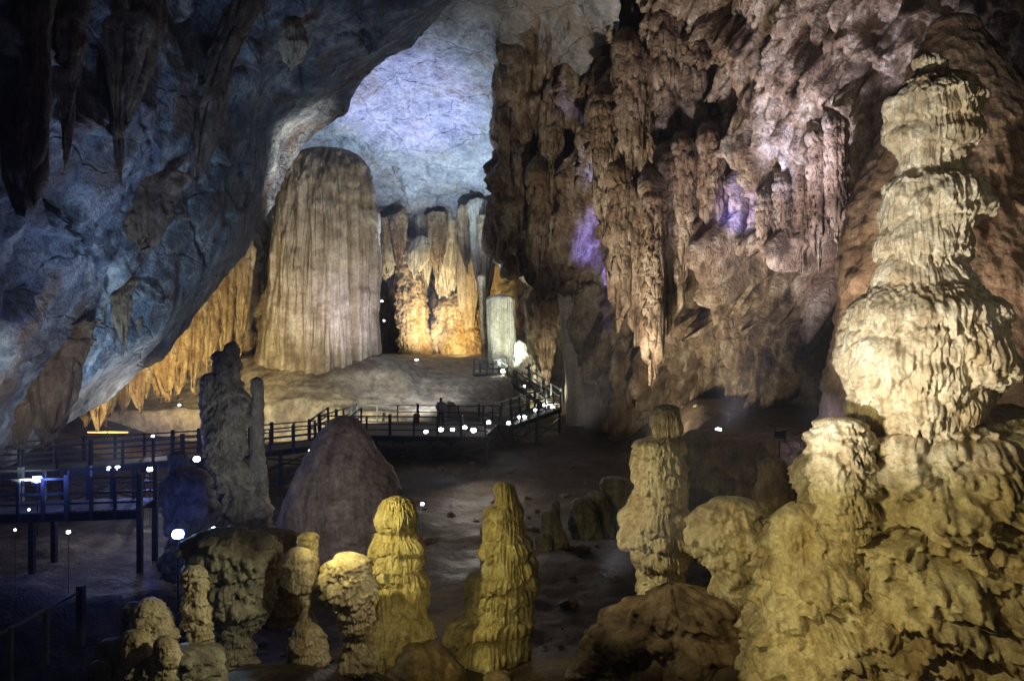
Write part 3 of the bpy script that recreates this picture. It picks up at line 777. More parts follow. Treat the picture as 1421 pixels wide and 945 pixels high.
# mushroom and neighbours
speleo('mushroom_stalagmite', [(758, 408, 420), (764, 398, 430), (780, 392, 437), (800, 391, 438), (814, 394, 436), (820, 414, 433), (845, 419, 433), (865, 413, 438), (885, 404, 450), (920, 400, 455)], 16, M['cream'],
       'mushroom-shaped stalagmite with a smooth domed cap and thin stem', ST, n=(200, 230), seed=97, detail=.42)
speleo('top_heavy_rock', [(764, 478, 490), (772, 463, 503), (785, 452, 513), (802, 447, 518), (825, 454, 520), (852, 470, 516), (885, 480, 508), (930, 470, 515)], 16, M['cream'],
       'top-heavy knobbly cream rock right of the mushroom-shaped stalagmite', 'rock', n=(190, 200), seed=101, style='lumpy', detail=1.2)
speleo('capped_stalagmite', [(738, 420, 436), (744, 415, 440), (762, 416, 440), (790, 415, 442)], 17.2, M['cream'],
       'small pale capped knob just behind the mushroom-shaped stalagmite', ST, n=(90, 70), seed=103, detail=.4)
speleo('rock_mass', [(728, 318, 334), (736, 290, 352), (748, 266, 370), (766, 257, 384), (790, 266, 380), (815, 284, 372), (845, 298, 362), (880, 300, 350), (940, 296, 356)], 16.6, M['grey'],
       'large dark teal-lit dripping rock mass left of the mushroom', 'rock', n=(260, 210), squash=.7, seed=107, style='lumpy', detail=1.35)
speleo('brown_boulder', [(732, 360, 392), (740, 348, 412), (762, 342, 424), (800, 340, 428), (860, 345, 425)], 18.2, M['brown'],
       'rounded brown boulder between the teal-lit rock mass and the mushroom', 'rock', n=(170, 140), squash=.8, seed=108, style='lumpy', detail=.6)
speleo('hooded_stalagmite', [(783, 264, 275), (790, 257, 283), (806, 257, 286), (830, 258, 284), (846, 256, 290), (890, 262, 292), (920, 266, 288), (960, 262, 292)], 14.6, M['cream'],
       'hooded slim stalagmite in front of the teal-lit rock mass', ST, n=(150, 210), seed=109, detail=1.1)
speleo('knobbly_stalagmite', [(827, 203, 214), (834, 196, 222), (850, 192, 232), (875, 190, 240), (920, 194, 250), (970, 190, 256)], 14.4, M['cream'],
       'tallest knobbly stalagmite of the bottom left cluster', ST, n=(160, 180), seed=113, style='lumpy', detail=1.3)
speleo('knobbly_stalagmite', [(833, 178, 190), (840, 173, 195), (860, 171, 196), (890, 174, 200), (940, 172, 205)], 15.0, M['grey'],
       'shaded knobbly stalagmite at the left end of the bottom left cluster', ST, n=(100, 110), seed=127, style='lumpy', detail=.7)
speleo('knobbly_stalagmite', [(872, 180, 196), (880, 174, 202), (905, 172, 210), (950, 170, 215)], 13.8, M['cream'],
       'short knobbly stalagmite in front of the tallest of the bottom left cluster', ST, n=(110, 100), seed=131, style='lumpy', detail=.7)
speleo('knobbly_stalagmite', [(880, 222, 234), (888, 216, 242), (910, 214, 250), (960, 212, 254)], 13.6, M['cream'],
       'short smooth stalagmite between the tallest knobbly and the hooded stalagmite', ST, n=(110, 100), seed=137, detail=.45)
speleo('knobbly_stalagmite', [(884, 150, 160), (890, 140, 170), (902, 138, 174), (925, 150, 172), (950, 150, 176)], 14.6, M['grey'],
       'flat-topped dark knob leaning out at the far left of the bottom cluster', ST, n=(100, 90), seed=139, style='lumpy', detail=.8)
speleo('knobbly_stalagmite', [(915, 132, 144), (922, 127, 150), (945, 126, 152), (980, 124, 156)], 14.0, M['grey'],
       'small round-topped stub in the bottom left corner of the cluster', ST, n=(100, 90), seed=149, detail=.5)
speleo('rock_mound', [(895, 215, 262), (905, 185, 290), (940, 172, 300), (1010, 160, 310)], 14.0, M['grey'],
       'dark rock mound carrying the bottom left cluster of stalagmites', 'rock mound', n=(220, 130), squash=.6, seed=151, style='lumpy', detail=.6)
# dark small group mid right
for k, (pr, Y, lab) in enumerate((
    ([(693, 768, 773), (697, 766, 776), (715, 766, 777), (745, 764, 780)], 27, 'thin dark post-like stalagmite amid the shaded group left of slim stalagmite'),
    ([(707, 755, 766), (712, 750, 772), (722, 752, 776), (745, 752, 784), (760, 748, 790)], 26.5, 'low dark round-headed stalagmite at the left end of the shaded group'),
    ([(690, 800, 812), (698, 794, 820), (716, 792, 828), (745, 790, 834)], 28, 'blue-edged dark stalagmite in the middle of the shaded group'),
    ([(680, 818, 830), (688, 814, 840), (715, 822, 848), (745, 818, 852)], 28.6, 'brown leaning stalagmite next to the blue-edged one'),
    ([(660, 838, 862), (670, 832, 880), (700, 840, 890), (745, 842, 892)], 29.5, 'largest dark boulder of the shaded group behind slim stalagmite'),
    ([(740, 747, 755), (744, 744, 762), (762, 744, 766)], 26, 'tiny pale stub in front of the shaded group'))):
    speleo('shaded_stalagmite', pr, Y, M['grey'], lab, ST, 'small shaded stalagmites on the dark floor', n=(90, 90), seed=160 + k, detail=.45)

# far columns and curtains
FARG = 'columns in the lit grotto behind the giant column'
speleo('smooth_drapery', [(300, 640, 672), (320, 636, 674), (380, 634, 668), (420, 636, 662), (440, 642, 660), (455, 645, 658)], 78, M['column'], 'smooth golden hanging column at the top right of the grotto', COLM, FARG, n=(160, 120), seed=171, style='ribbed')
speleo('lumpy_flowstone', [(330, 556, 585), (360, 552, 580), (420, 550, 590), (440, 552, 592), (480, 555, 596), (515, 550, 600)], 78, M['far'], 'lumpy floor-to-roof column in the middle of the grotto', COLM, FARG, n=(190, 220), seed=173, style='lumpy', detail=.7)
speleo('hanging_drapery', [(310, 600, 640), (340, 600, 636), (380, 604, 634), (410, 608, 628), (440, 612, 622)], 80, M['pale'], 'shaggy pale hanging drape in the centre of the grotto roof', 'stalactite', FARG, n=(160, 140), seed=175, style='drape')
speleo('flowstone_heap', [(405, 625, 645), (425, 605, 660), (460, 598, 668), (490, 596, 674), (520, 590, 680)], 80, M['far'], 'golden terraced flowstone heap at the grotto back', 'flowstone', n=(200, 160), seed=177, style='lumpy', detail=.7)
speleo('striped_curtain', [(408, 682, 708), (414, 676, 714), (450, 677, 714), (500, 680, 716), (530, 684, 722)], 66, M['pale'], 'pale striped stone curtain above the upper landing', COLM, n=(240, 120), seed=179, style='ribbed', detail=1.2)
speleo('golden_flowstone', [(380, 662, 674), (420, 664, 676), (470, 667, 678), (520, 670, 682)], 68, M['far'], 'narrow orange-lit column left of the striped curtain', COLM, n=(90, 120), seed=181, style='ribbed')
speleo('lumpy_flowstone', [(470, 718, 728), (490, 715, 735), (520, 716, 748), (560, 722, 752), (590, 722, 755)], 61, M['pale'], 'pale lumpy column directly behind the staircase', COLM, n=(120, 130), seed=183, style='lumpy', detail=.6)
speleo('hanging_curtain', [(405, 735, 775), (420, 732, 782), (460, 742, 772), (490, 748, 768), (520, 752, 764)], 60, M['wall'], 'brown tapering hanging curtain above the staircase', 'stalactite', n=(160, 140), seed=187, style='drape')
speleo('hanging_curtain', [(400, 772, 800), (430, 776, 806), (480, 780, 808), (520, 784, 808), (590, 786, 812)], 57, M['pale'], 'pale ribbed column where the right wall meets the stair recess', COLM, n=(150, 160), seed=189, style='ribbed', detail=1.3)
for k, (pr, lab) in enumerate((
    ([(335, 520, 545), (350, 518, 548), (372, 526, 546), (385, 532, 540)], 'fringed pale shelf of stalactites right of the giant column top'),
    ([(330, 575, 600), (350, 566, 596), (370, 568, 588), (385, 572, 580)], 'forked pale stalactite at the grotto mouth'))):
    speleo('roof_stalactite', pr, 77, M['pale'], lab, 'stalactite', n=(120, 90), seed=191 + k, style='drape')

# formations hanging on the left overhang
HANG = [
    ([(-40, 130, 215), (0, 138, 214), (40, 142, 212), (90, 148, 200), (140, 150, 188), (190, 156, 172), (215, 160, 168)], 25, 'brown', 'big fluted brown drape at the top left, split by dark gaps'),
    ([(-40, 70, 112), (20, 74, 112), (110, 80, 104), (190, 86, 98), (210, 88, 94)], 25, 'brown', 'long narrow brown drape left of the big fluted one'),
    ([(-40, 18, 66), (60, 22, 62), (160, 20, 60), (230, 10, 55), (262, 22, 44)], 25, 'brown', 'dark drape nearest the upper left corner'),
    ([(-40, 325, 362), (0, 330, 358), (40, 315, 338), (80, 296, 318), (130, 280, 304), (180, 270, 296), (225, 268, 280)], 31, 'brown', 'rust-stained slanting drip band crossing the overhang'),
    ([(25, 400, 414), (40, 394, 418), (65, 388, 424), (80, 392, 420), (95, 400, 408)], 33, 'cream', 'small pale pink cluster of stalactites high on the overhang'),
    ([(268, 175, 235), (285, 168, 233), (310, 170, 230), (335, 182, 222), (345, 190, 205)], 33, 'brown', 'dark fringed drape in the middle of the overhang'),
    ([(395, 160, 180), (410, 156, 178), (440, 160, 177), (465, 166, 175), (482, 169, 172)], 33, 'brown', 'long pointed brown stalactite under the overhang'),
    ([(420, 138, 156), (435, 134, 154), (455, 136, 150), (468, 138, 146)], 33, 'brown', 'blunt stalactite just left of the long pointed one'),
    ([(438, 190, 196), (448, 189, 196), (466, 192, 194)], 35, 'brown', 'tiny thin stalactite right of the long pointed one'),
    ([(455, 100, 125), (475, 95, 122), (495, 98, 118), (512, 104, 114)], 30, 'brown', 'ragged dark stalactite between pointed one and fluted mass'),
    ([(495, 55, 105), (505, 46, 104), (530, 44, 101), (560, 48, 96), (590, 52, 86), (612, 58, 70)], 29, 'brown', 'large fluted brown mass hanging low on the left'),
    ([(560, 22, 44), (575, 18, 44), (600, 20, 40), (620, 24, 34)], 28, 'brown', 'small brown flap below left of the fluted mass'),
    ([(370, 262, 275), (395, 258, 278), (430, 262, 278), (470, 264, 274)], 55, 'far', 'ribbed tan stalactite hanging behind the overhang edge'),
    ([(500, 186, 204), (520, 180, 206), (545, 184, 202), (566, 190, 198)], 46, 'far', 'tan pointed curtain under the white lower edge of the overhang'),
    ([(520, 130, 150), (545, 122, 150), (575, 126, 142), (590, 130, 138)], 44, 'far', 'shadowed tan curtain left of the tan pointed one'),
    ([(470, 218, 240), (490, 214, 242), (520, 218, 240), (548, 224, 236)], 50, 'far', 'golden fringe of stalactites under the overhang end'),
]
OX = CX + FPX * OVER[..., 0] / np.maximum(OVER[..., 1], 1); OYP = CY - FPX * (OVER[..., 2] - CAMZ) / np.maximum(OVER[..., 1], 1)
for k, (pr, Y, mt, lab) in enumerate(HANG):
    if Y < 40:
        q = pr[0] if pr[0][0] > 0 else pr[1]
        i, j = np.unravel_index(np.argmin((OX - (q[1] + q[2]) / 2) ** 2 + (OYP - q[0]) ** 2), OX.shape)
        w0 = pr[0][2] - pr[0][1]
        Y = float(OVER[i, j, 1]) + .12 * w0 / FPX * float(OVER[i, j, 1])
        pr = [(pr[0][0] - w0 * .5, pr[0][1] - w0 * .35, pr[0][2] + w0 * .35), (pr[0][0] - w0 * .12, pr[0][1] - w0 * .08, pr[0][2] + w0 * .08)] + list(pr)
        if mt == 'brown': mt = 'drape'
    speleo('hanging_drape' if k not in (6, 7, 8, 9) else 'hanging_stalactite', pr, Y, M[mt], lab, 'stalactite', n=(112, 116), squash=.8, seed=201 + k, style='drape', detail=1.0, topback=.5 if Y < 40 else 0)

for k, (px, y0, y1, hw, Y) in enumerate(((118, 548, 584, 11, 47), (146, 528, 582, 12, 48), (170, 512, 570, 10, 49), (196, 494, 562, 12, 49), (222, 478, 552, 11, 50), (246, 458, 540, 12, 51), (268, 436, 532, 10, 52), (288, 408, 520, 11, 53), (310, 388, 500, 10, 54), (332, 350, 470, 10, 55))):
    speleo('golden_curtain', [(y0 - 30, px - hw * 1.5, px + hw * 1.5), (y0, px - hw * 1.25, px + hw * 1.25), (y0 * .5 + y1 * .5, px - hw, px + hw), (y0 * .2 + y1 * .8, px - hw * .7, px + hw * .7), (y1, px - hw * .2, px + hw * .2)], Y, M['far'],
           '%s golden curtain from the left in the fringe under the overhang edge' % ('first second third fourth fifth sixth seventh eighth ninth tenth'.split()[k]), 'stalactite', 'golden curtains under the overhang edge', n=(100, 110), seed=431 + k, style='drape', sag=.1)
for k, (px, y0, y1, hw, Y) in enumerate(((525, 335, 392, 6, 76), (541, 340, 405, 7, 80), (553, 330, 372, 6, 76), (590, 330, 400, 6, 79), (606, 326, 388, 7, 77), (622, 322, 420, 8, 79), (648, 318, 372, 7, 75), (664, 310, 396, 6, 74), (600, 420, 470, 9, 84), (560, 350, 430, 8, 84), (676, 330, 408, 6, 72))):
    speleo('slim_stalactite', [(y0 - 30, px - hw * 2, px + hw * 2), (y0, px - hw * 1.3, px + hw * 1.3), (y0 * .5 + y1 * .5, px - hw, px + hw), (y0 * .2 + y1 * .8, px - hw * .6, px + hw * .6), (y1, px - hw * .15, px + hw * .15)], Y, M['pale'] if k % 2 else M['far'],
           '%s slim stalactite from the left among those hanging in the far grotto' % ('first second third fifth seventh eighth ninth tenth sixth fourth eleventh'.split()[k]), 'stalactite', 'slim stalactites in the far grotto', n=(80, 90), seed=461 + k, style='drape', sag=.1)

# knobbly columns hanging on the right wall
WX = CX + FPX * WALLP[..., 0] / WALLP[..., 1]; WYP = CY - FPX * (WALLP[..., 2] - CAMZ) / WALLP[..., 1]
ORD = 'first second third fourth fifth sixth seventh eighth ninth tenth eleventh twelfth thirteenth fourteenth fifteenth sixteenth seventeenth eighteenth nineteenth twentieth'.split()
COLS = [(727, 150, 335, 12), (748, 235, 372, 11), (763, 90, 300, 11), (838, 130, 305, 12), (860, 228, 440, 13), (873, 50, 240, 14), (884, 250, 455, 12), (899, 110, 255, 14), (906, 245, 500, 10), (921, 15, 205, 16),
        (928, 210, 410, 13), (949, 195, 365, 11), (962, 55, 235, 15), (969, 235, 335, 9), (986, 185, 305, 13), (1060, 285, 350, 9), (1086, 255, 352, 8), (1111, 225, 348, 9), (1136, 185, 342, 9), (1161, 165, 325, 11)]
_cr = np.random.default_rng(77)
for k, (px, y0, y1, hw) in enumerate(COLS):
    d2 = (WX - px) ** 2 + (WYP - (y0 * .6 + y1 * .4)) ** 2
    i, j = np.unravel_index(np.argmin(d2), d2.shape)
    near = d2 < 14 ** 2
    Yc = float(WALLP[..., 1][near].min()) if near.any() else float(WALLP[i, j, 1])
    Yc += .1 * hw / FPX * Yc
    pr, y, w = [(y0 - 34, px - hw * .3, px + hw * .3), (y0 - 16, px - hw * .6, px + hw * .6)], y0, 1.0
    while y < y1 - 26:
        t = (y - y0) / (y1 - y0); step = hw * (1.2 + 1.6 * _cr.random()); a_ = 1.12 - .35 * t ** 2
        sh = _cr.normal() * hw * .12
        pr += [(y, px + sh - hw * .72 * a_, px + sh + hw * .72 * a_), (y + step * .35, px + sh - hw * a_, px + sh + hw * a_), (y + step * .75, px + sh - hw * .95 * a_, px + sh + hw * .95 * a_)]
        y += step
    pr += [(max(y, pr[-1][0] + 4), px - hw * .55, px + hw * .55), (max(y, pr[-1][0] + 4) + 22, px - hw * .12, px + hw * .12)]
    speleo('knobbly_stalactite', pr, Yc, M['wall'], '%s knobbly hanging stone column counted from the left on the brown right wall' % ORD[k], 'column', 'knobbly columns hanging on the right wall',
           n=(104, 140), squash=.9, seed=301 + k, style='drape', detail=.75, sag=.1, topback=1.6)

# ------------------------------------------------------------------ small built things: helpers
class MB:
    def __init__(s): s.v = []; s.f = []
    def hexa(s, c):
        n = len(s.v); s.v += [tuple(p) for p in c]
        s.f += [tuple(n + i for i in q) for q in ((0, 3, 2, 1), (4, 5, 6, 7), (0, 1, 5, 4), (1, 2, 6, 5), (2, 3, 7, 6), (3, 0, 4, 7))]
        return s
    def bar(s, a, b, w, h, up=(0, 0, 1)):
        a, b = Vector(a), Vector(b); d = (b - a).normalized(); u = Vector(up)
        if abs(d.dot(u)) > .95: u = Vector((0, 1, 0))
        r = d.cross(u).normalized() * (w / 2); t = r.cross(d).normalized() * (h / 2)
        return s.hexa([a - r - t, a + r - t, b + r - t, b - r - t, a - r + t, a + r + t, b + r + t, b - r + t])
    def lathe(s, prof, n=16, axis='z', org=(0, 0, 0)):
        b = len(s.v)
        for r, h in prof:
            for k in range(n):
                t = 2 * math.pi * k / n
                p = (r * math.cos(t), r * math.sin(t), h) if axis == 'z' else (r * math.cos(t), h, r * math.sin(t))
                s.v.append((p[0] + org[0], p[1] + org[1], p[2] + org[2]))
        for i in range(len(prof) - 1):
            for k in range(n):
                q = (b + i * n + k, b + i * n + (k + 1) % n, b + (i + 1) * n + (k + 1) % n, b + (i + 1) * n + k)
                s.f.append(q if axis == 'z' else q[::-1])
        s.f.append(tuple(b + k for k in range(n))[::-1]); s.f.append(tuple(b + (len(prof) - 1) * n + k for k in range(n)))
        return s
    def build(s, name, mat, parent=None, smooth=False, bevel=0):
        me = bpy.data.meshes.new(name); me.from_pydata(s.v, [], s.f); me.update()
        if smooth: me.shade_smooth()
        me.materials.append(mat)
        o = bpy.data.objects.new(name, me); C.objects.link(o)
        if parent: o.parent = parent
        if bevel:
            m = o.modifiers.new('bevel', 'BEVEL'); m.width = bevel; m.segments = 2
        return o

rnd = random.Random(5)

# ------------------------------------------------------------------ boardwalks
def railing(root, org, a, b, spacing=1.6, height=1.05, levels=(1.0, .66, .33), post=.10, rail=.06):
    a, b = Vector(a) - org, Vector(b) - org
    L = (b - a).length; n = max(1, round(L / spacing))
    for k in range(n + 1):
        p = a.lerp(b, k / n)
        q = post * (1.5 if k % 3 == 0 else 1.0)
        MB().bar(p + Vector((0, 0, -.25)), p + Vector((rnd.gauss(0, .012), rnd.gauss(0, .012), height + (.12 if k % 3 == 0 else .02))), q, q).build('post', M['wood'], root)
    for lv in levels:
        MB().bar(a + Vector((0, 0, height * lv)), b + Vector((0, 0, height * lv)), rail * (1.3 if lv == 1.0 else .8), rail).build('rail', M['wood'], root)

def boardwalk(name, label, a, b, width, spacing=1.6, sides=(1, -1), legs=True, brace=True, levels=(1.0, .66, .33), ends=()):
    a, b = Vector(a), Vector(b)
    org = a.copy(); root = empty(name, org); tag(root, label, 'boardwalk')
    d = (b - a); L = d.length; d.normalize(); r = Vector((d.y, -d.x, 0)).normalized() * (width / 2)
    dk = MB(); n = int(L / .16)
    for k in range(n):
        c = d * ((k + .5) * L / n)
        dk.bar(c - r * 1.04, c + r * 1.04, .145, .05 + rnd.random() * .008)
    o = dk.build('decking', M['deck'], root); o['kind'] = 'stuff'
    for sd in (-1, 1):
        MB().bar(r * sd * .93 + Vector((0, 0, -.17)), r * sd * .93 + d * L + Vector((0, 0, -.17)), .10, .26).build('stringer', M['wood'], root)
    for sd in sides:
        railing(root, org, a + r * sd, b + r * sd, spacing, levels=levels)
    for e in ends:
        p = a if e == 0 else b
        railing(root, org, p - r, p + r, spacing, levels=levels)
    if legs:
        m = max(1, round(L / 3.0))
        prev = {}
        for k in range(m + 1):
            for sd in (-1, 1):
                p = d * (L * k / m) + r * sd * .9
                w = org + p; zb = gz(w.x, w.y) - .3
                bot = Vector((p.x, p.y, zb - org.z))
                MB().bar(bot, p + Vector((0, 0, -.04)), .16, .16).build('support_post', M['wood'], root)
                if brace and sd in prev:
                    pb, pt = prev[sd]
                    lo = lambda u, v: u * .75 + v * .25
                    MB().bar(lo(pb, pt), lo(p + Vector((0, 0, -.2)), bot), .07, .07).build('brace', M['wood'], root)
                    MB().bar(lo(bot, p), lo(pt + Vector((0, 0, -.2)), pb), .07, .07).build('brace', M['wood'], root)
                prev[sd] = (bot, p)
    return root

DZ = 2.1
def pt(px, Y, z): return ((px - CX) / FPX * Y, Y, z)
boardwalk('boardwalk', 'near dark boardwalk at the left edge below the blue floodlight', pt(-90, 25.6, DZ), pt(205, 26.6, DZ), 1.9, spacing=.75, levels=(1.0, .55, .25), brace=False)
boardwalk('boardwalk', 'far left boardwalk stretch in blue light behind the black silhouette', pt(-20, 33.0, DZ), pt(285, 38.0, DZ), 1.9, spacing=1.3, levels=(1.0, .72, .48, .24))
boardwalk('boardwalk', 'boardwalk stretch between slender stalagmite and the viewing platform', pt(290, 38.1, DZ), pt(452, 43.0, DZ), 2.0, spacing=1.25, levels=(1.0, .6, .3))
boardwalk('boardwalk_ramp', 'short stepped ramp onto the viewing platform behind the cone', pt(453, 43.1, DZ), pt(478, 45.4, DZ + .55), 2.0, spacing=1.0, levels=(1.0, .6), legs=False)
boardwalk('viewing_platform', 'wide viewing platform on braced legs where a person stands', pt(472, 48.0, DZ + .2), pt(684, 47.2, DZ + .2), 7.4, spacing=1.35, ends=(0,), levels=(1.0, .6, .3))
boardwalk('boardwalk', 'boardwalk stretch right of the platform leading to the staircase', pt(690, 49.6, DZ + .2), pt(760, 56.0, DZ + .7), 2.0, spacing=1.2, levels=(1.0, .6, .3))
boardwalk('boardwalk', 'upper landing in front of the striped stone curtain', pt(662, 61.4, 5.0), pt(698, 61.0, 5.0), 2.0, spacing=1.0, brace=False)

def staircase(label, a, b, width, n):
    a, b = Vector(a), Vector(b); root = empty('staircase', a); tag(root, label, 'staircase')
    d = b - a; h = Vector((d.x, d.y, 0)).normalized(); r = Vector((h.y, -h.x, 0)) * (width / 2)
    for k in range(n):
        c = d * ((k + .5) / n)
        MB().bar(c - r, c + r, .30, .05).build('tread', M['deck'], root)
    for sd in (-1, 1):
        MB().bar(r * sd * 1.04 + Vector((0, 0, -.1)), r * sd * 1.04 + d + Vector((0, 0, -.1)), .08, .3).build('stringer', M['wood'], root)
        railing(root, a, a + r * sd * 1.04, b + r * sd * 1.04, 1.0, levels=(1.0, .55), rail=.07)
    for t in (.35, .75):
        for sd in (-1, 1):
            p = d * t + r * sd; w = a + p
            MB().bar(Vector((p.x, p.y, gz(w.x, w.y) - .3 - a.z)), p + Vector((0, 0, -.15)), .14, .14).build('support_post', M['wood'], root)
    return root
staircase('steep staircase with railings climbing left to the upper landing', pt(768, 57.0, DZ + .8), pt(702, 60.6, 5.0), 1.5, 14)

# dim handrail bottom left
hr = empty('handrail', pt(0, 18, .6)); tag(hr, 'dim sloping handrail in the dark bottom left corner', 'handrail')
railing(hr, Vector(pt(0, 18, .6)), at(-40, 965, 17), at(112, 880, 18.5), .9, 1.0, (1.0,))

# ------------------------------------------------------------------ floodlights
EM = {}
def lens_mat(col):
    if col not in EM:
        EM[col] = plain('lit_lens_%d' % len(EM), (.8, .8, .8), .3, 0, tuple(.45 + .55 * c for c in col), 30)
    return EM[col]

def floodlight(px, py, Y, size, col, watts, label, aim=None, pole=.35, name='floodlight'):
    p = at(px, py, Y)
    root = empty(name, p); tag(root, label, 'lamp', 'floodlights along the cave path')
    d = (Vector(aim) - p) if aim is not None else (Vector((rnd.uniform(-6, 6), 0, CAMZ + rnd.uniform(-3, 3))) - p)
    root.rotation_euler = d.to_track_quat('-Y', 'Z').to_euler()
    size *= .85; w, h = size, size * .78
    m = MB()
    m.hexa([(-w * .33, .55 * w, -h * .33), (w * .33, .55 * w, -h * .33), (w * .55, 0, -h * .55), (-w * .55, 0, -h * .55),
            (-w * .33, .55 * w, h * .33), (w * .33, .55 * w, h * .33), (w * .55, 0, h * .55), (-w * .55, 0, h * .55)])
    for k in range(5):
        x = (-.24 + .12 * k) * w
        m.bar((x, .55 * w, -h * .3), (x, .66 * w, -h * .3), .02 * w, h * .05); m.bar((x, .6 * w, -h * .3), (x, .6 * w, h * .3), .03 * w, .12 * w)
    m.build('housing', M['housing'], root)
    ln = MB(); n = 20
    ring = [(.46 * w * math.copysign(abs(math.cos(t)) ** .7, math.cos(t)), .46 * h * math.copysign(abs(math.sin(t)) ** .7, math.sin(t))) for t in [2 * math.pi * k / n for k in range(n)]]
    for yy, sc in ((-.004, 1.0), (-.05 * w, .9), (-.09 * w, .55)):
        ln.v += [(x * sc, yy, z * sc) for x, z in ring]
    for i in range(2):
        for k in range(n): ln.f.append((i * n + k, i * n + (k + 1) % n, (i + 1) * n + (k + 1) % n, (i + 1) * n + k))
    ln.f.append(tuple(2 * n + k for k in range(n)))
    ln.build('lens', lens_mat(col), root, smooth=True)
    br = MB()
    for sx in (-1, 1): br.bar((sx * .6 * w, .2 * w, 0), (sx * .6 * w, .2 * w, -.85 * h), .04 * w, .12 * w)
    br.bar((-.62 * w, .2 * w, -.85 * h), (.62 * w, .2 * w, -.85 * h), .12 * w, .05 * w)
    dn = root.rotation_euler.to_quaternion().inverted() @ Vector((0, 0, -1)); p0 = Vector((0, .2 * w, -.85 * h))
    br.bar(p0, p0 + dn * float(np.clip(p.z - gz(p.x, p.y), .3, 1.6 if Y < 42 else .5)), .10 * w, .10 * w)
    br.build('bracket', M['housing'], root)
    if watts:
        f = d.normalized()
        up = Vector((0, 0, .75))
        spot(name + '_light', p + f * (size * .35), p + f + up, col, watts * .9, 120, .6, size * .25)
    return root

BW = (.55, .65, 1.0); WW = (.92, .96, 1.0); VW = (.70, .68, 1.0); WY = (1.0, .90, .62); GW = (.65, 1.0, .85)
for a in (
    (52, 665, 25.2, .30, (.25, .34, 1.0), 260, 'blue-white floodlight above the near left boardwalk rail'),
    (151, 650, 31, .20, (.4, .55, 1.0), 110, 'left of two touching white floodlights on the far left boardwalk'),
    (163, 649, 31, .22, (.4, .55, 1.0), 110, 'right of two touching white floodlights on the far left boardwalk'),
    (208, 651, 25, .20, (.38, .36, 1.0), 70, 'small lilac floodlight left of the black silhouetted stalagmite'),
    (273, 637, 23, .24, (.38, .46, 1.0), 90, 'blue-white floodlight against the left flank of dark knobbed stalagmite'),
    (95, 738, 22, .13, GW, 8, 'small greenish lamp in the dark under the near boardwalk'),
    (247, 741, 19, .34, (.16, .24, 1.0), 350, 'biggest and brightest blue floodlight in the lower left'),
    (297, 734, 19.6, .17, BW, 20, 'bluish floodlight half hidden right of the black silhouetted stalagmite'),
    (431, 626, 36, .24, WW, 40, 'white floodlight just left of the rippled cone'),
    (512, 776, 16.6, .09, WW, 4, 'tiny lamp at the foot of the blunt yellow stalagmite'),
    (586, 699, 27, .14, WW, 8, 'tiny white lamp at the right foot of the rippled cone'),
    (591, 599, 43.2, .26, VW, 30, 'first floodlight from the left on the platform front edge'),
    (612, 596, 43.2, .30, WW, 30, 'second floodlight from the left on the platform front edge, below the person'),
    (628, 596, 43.2, .26, WW, 30, 'third floodlight from the left on the platform front edge'),
    (645, 593, 43.3, .28, WW, 30, 'fourth floodlight from the left on the platform front edge'),
    (657, 597, 43.2, .36, (.85, 1.0, .95), 50, 'largest floodlight at the right end of the platform front edge'),
    (678, 586, 47, .30, VW, 40, 'floodlight at the platform corner just before the walkway to the stairs'),
    (706, 587, 49.6, .30, WW, 45, 'lowest floodlight on the walkway right of the platform'),
    (721, 579, 51, .30, WW, 30, 'left of two paired floodlights under the walkway to the stairs'),
    (728, 578, 51.5, .28, WW, 30, 'right of two paired floodlights under the walkway to the stairs'),
    (743, 569, 54, .26, WW, 30, 'floodlight near the upper end of the walkway to the stairs'),
    (755, 562, 55.6, .26, BW, 30, 'bluish floodlight at the bottom of the staircase'),
    (767, 565, 56, .34, WY, 80, 'warm floodlight at the foot of the right wall below the staircase'),
    (698, 515, 59.6, .42, WY, 120, 'warm starry floodlight at the top of the staircase'),
    (728, 536, 58, .20, BW, 20, 'small blue lamp halfway up the staircase'),
    (578, 500, 70, .34, WW, 70, 'left of three lamps on the terrace edge below the lumpy column'),
    (594, 502, 71, .34, VW, 60, 'upper right of three lamps on the terrace edge below the lumpy column'),
    (598, 518, 64, .22, VW, 20, 'lowest of three lamps on the terrace below the lumpy column'),
    (997, 597, 33, .32, BW, 120, 'lone blue-white floodlight on the ledge under the right wall'),
    (212, 605, 44, .18, WW, 10, 'small white lamp on the ground behind the far left boardwalk'),
    (249, 562, 54, .20, WW, 10, 'tiny white lamp glowing below the golden fringed wall'),
    (533, 445, 82, .20, WW, 10, 'tiny white lamp right of the giant column in the grotto'),
    (530, 418, 84, .26, WY, 60, 'tiny orange lamp high right of the giant column in the grotto'),
    (40, 707, 22.5, .07, WW, 1, 'pinprick white lamp in the dark left of the greenish lamp'),
    (21, 735, 21, .07, WW, 1, 'lowest pinprick white lamp near the left edge')):
    floodlight(*a)
floodlight(1084, 602, 22, .34, VW, 0, 'dark floodlight seen from behind throwing violet light on the ledge', aim=at(1140, 606, 23))
spot('ledge_violet_light', at(1088, 603, 22), at(1135, 612, 23.5), (.62, .55, 1), 160, 70, .8, .1)
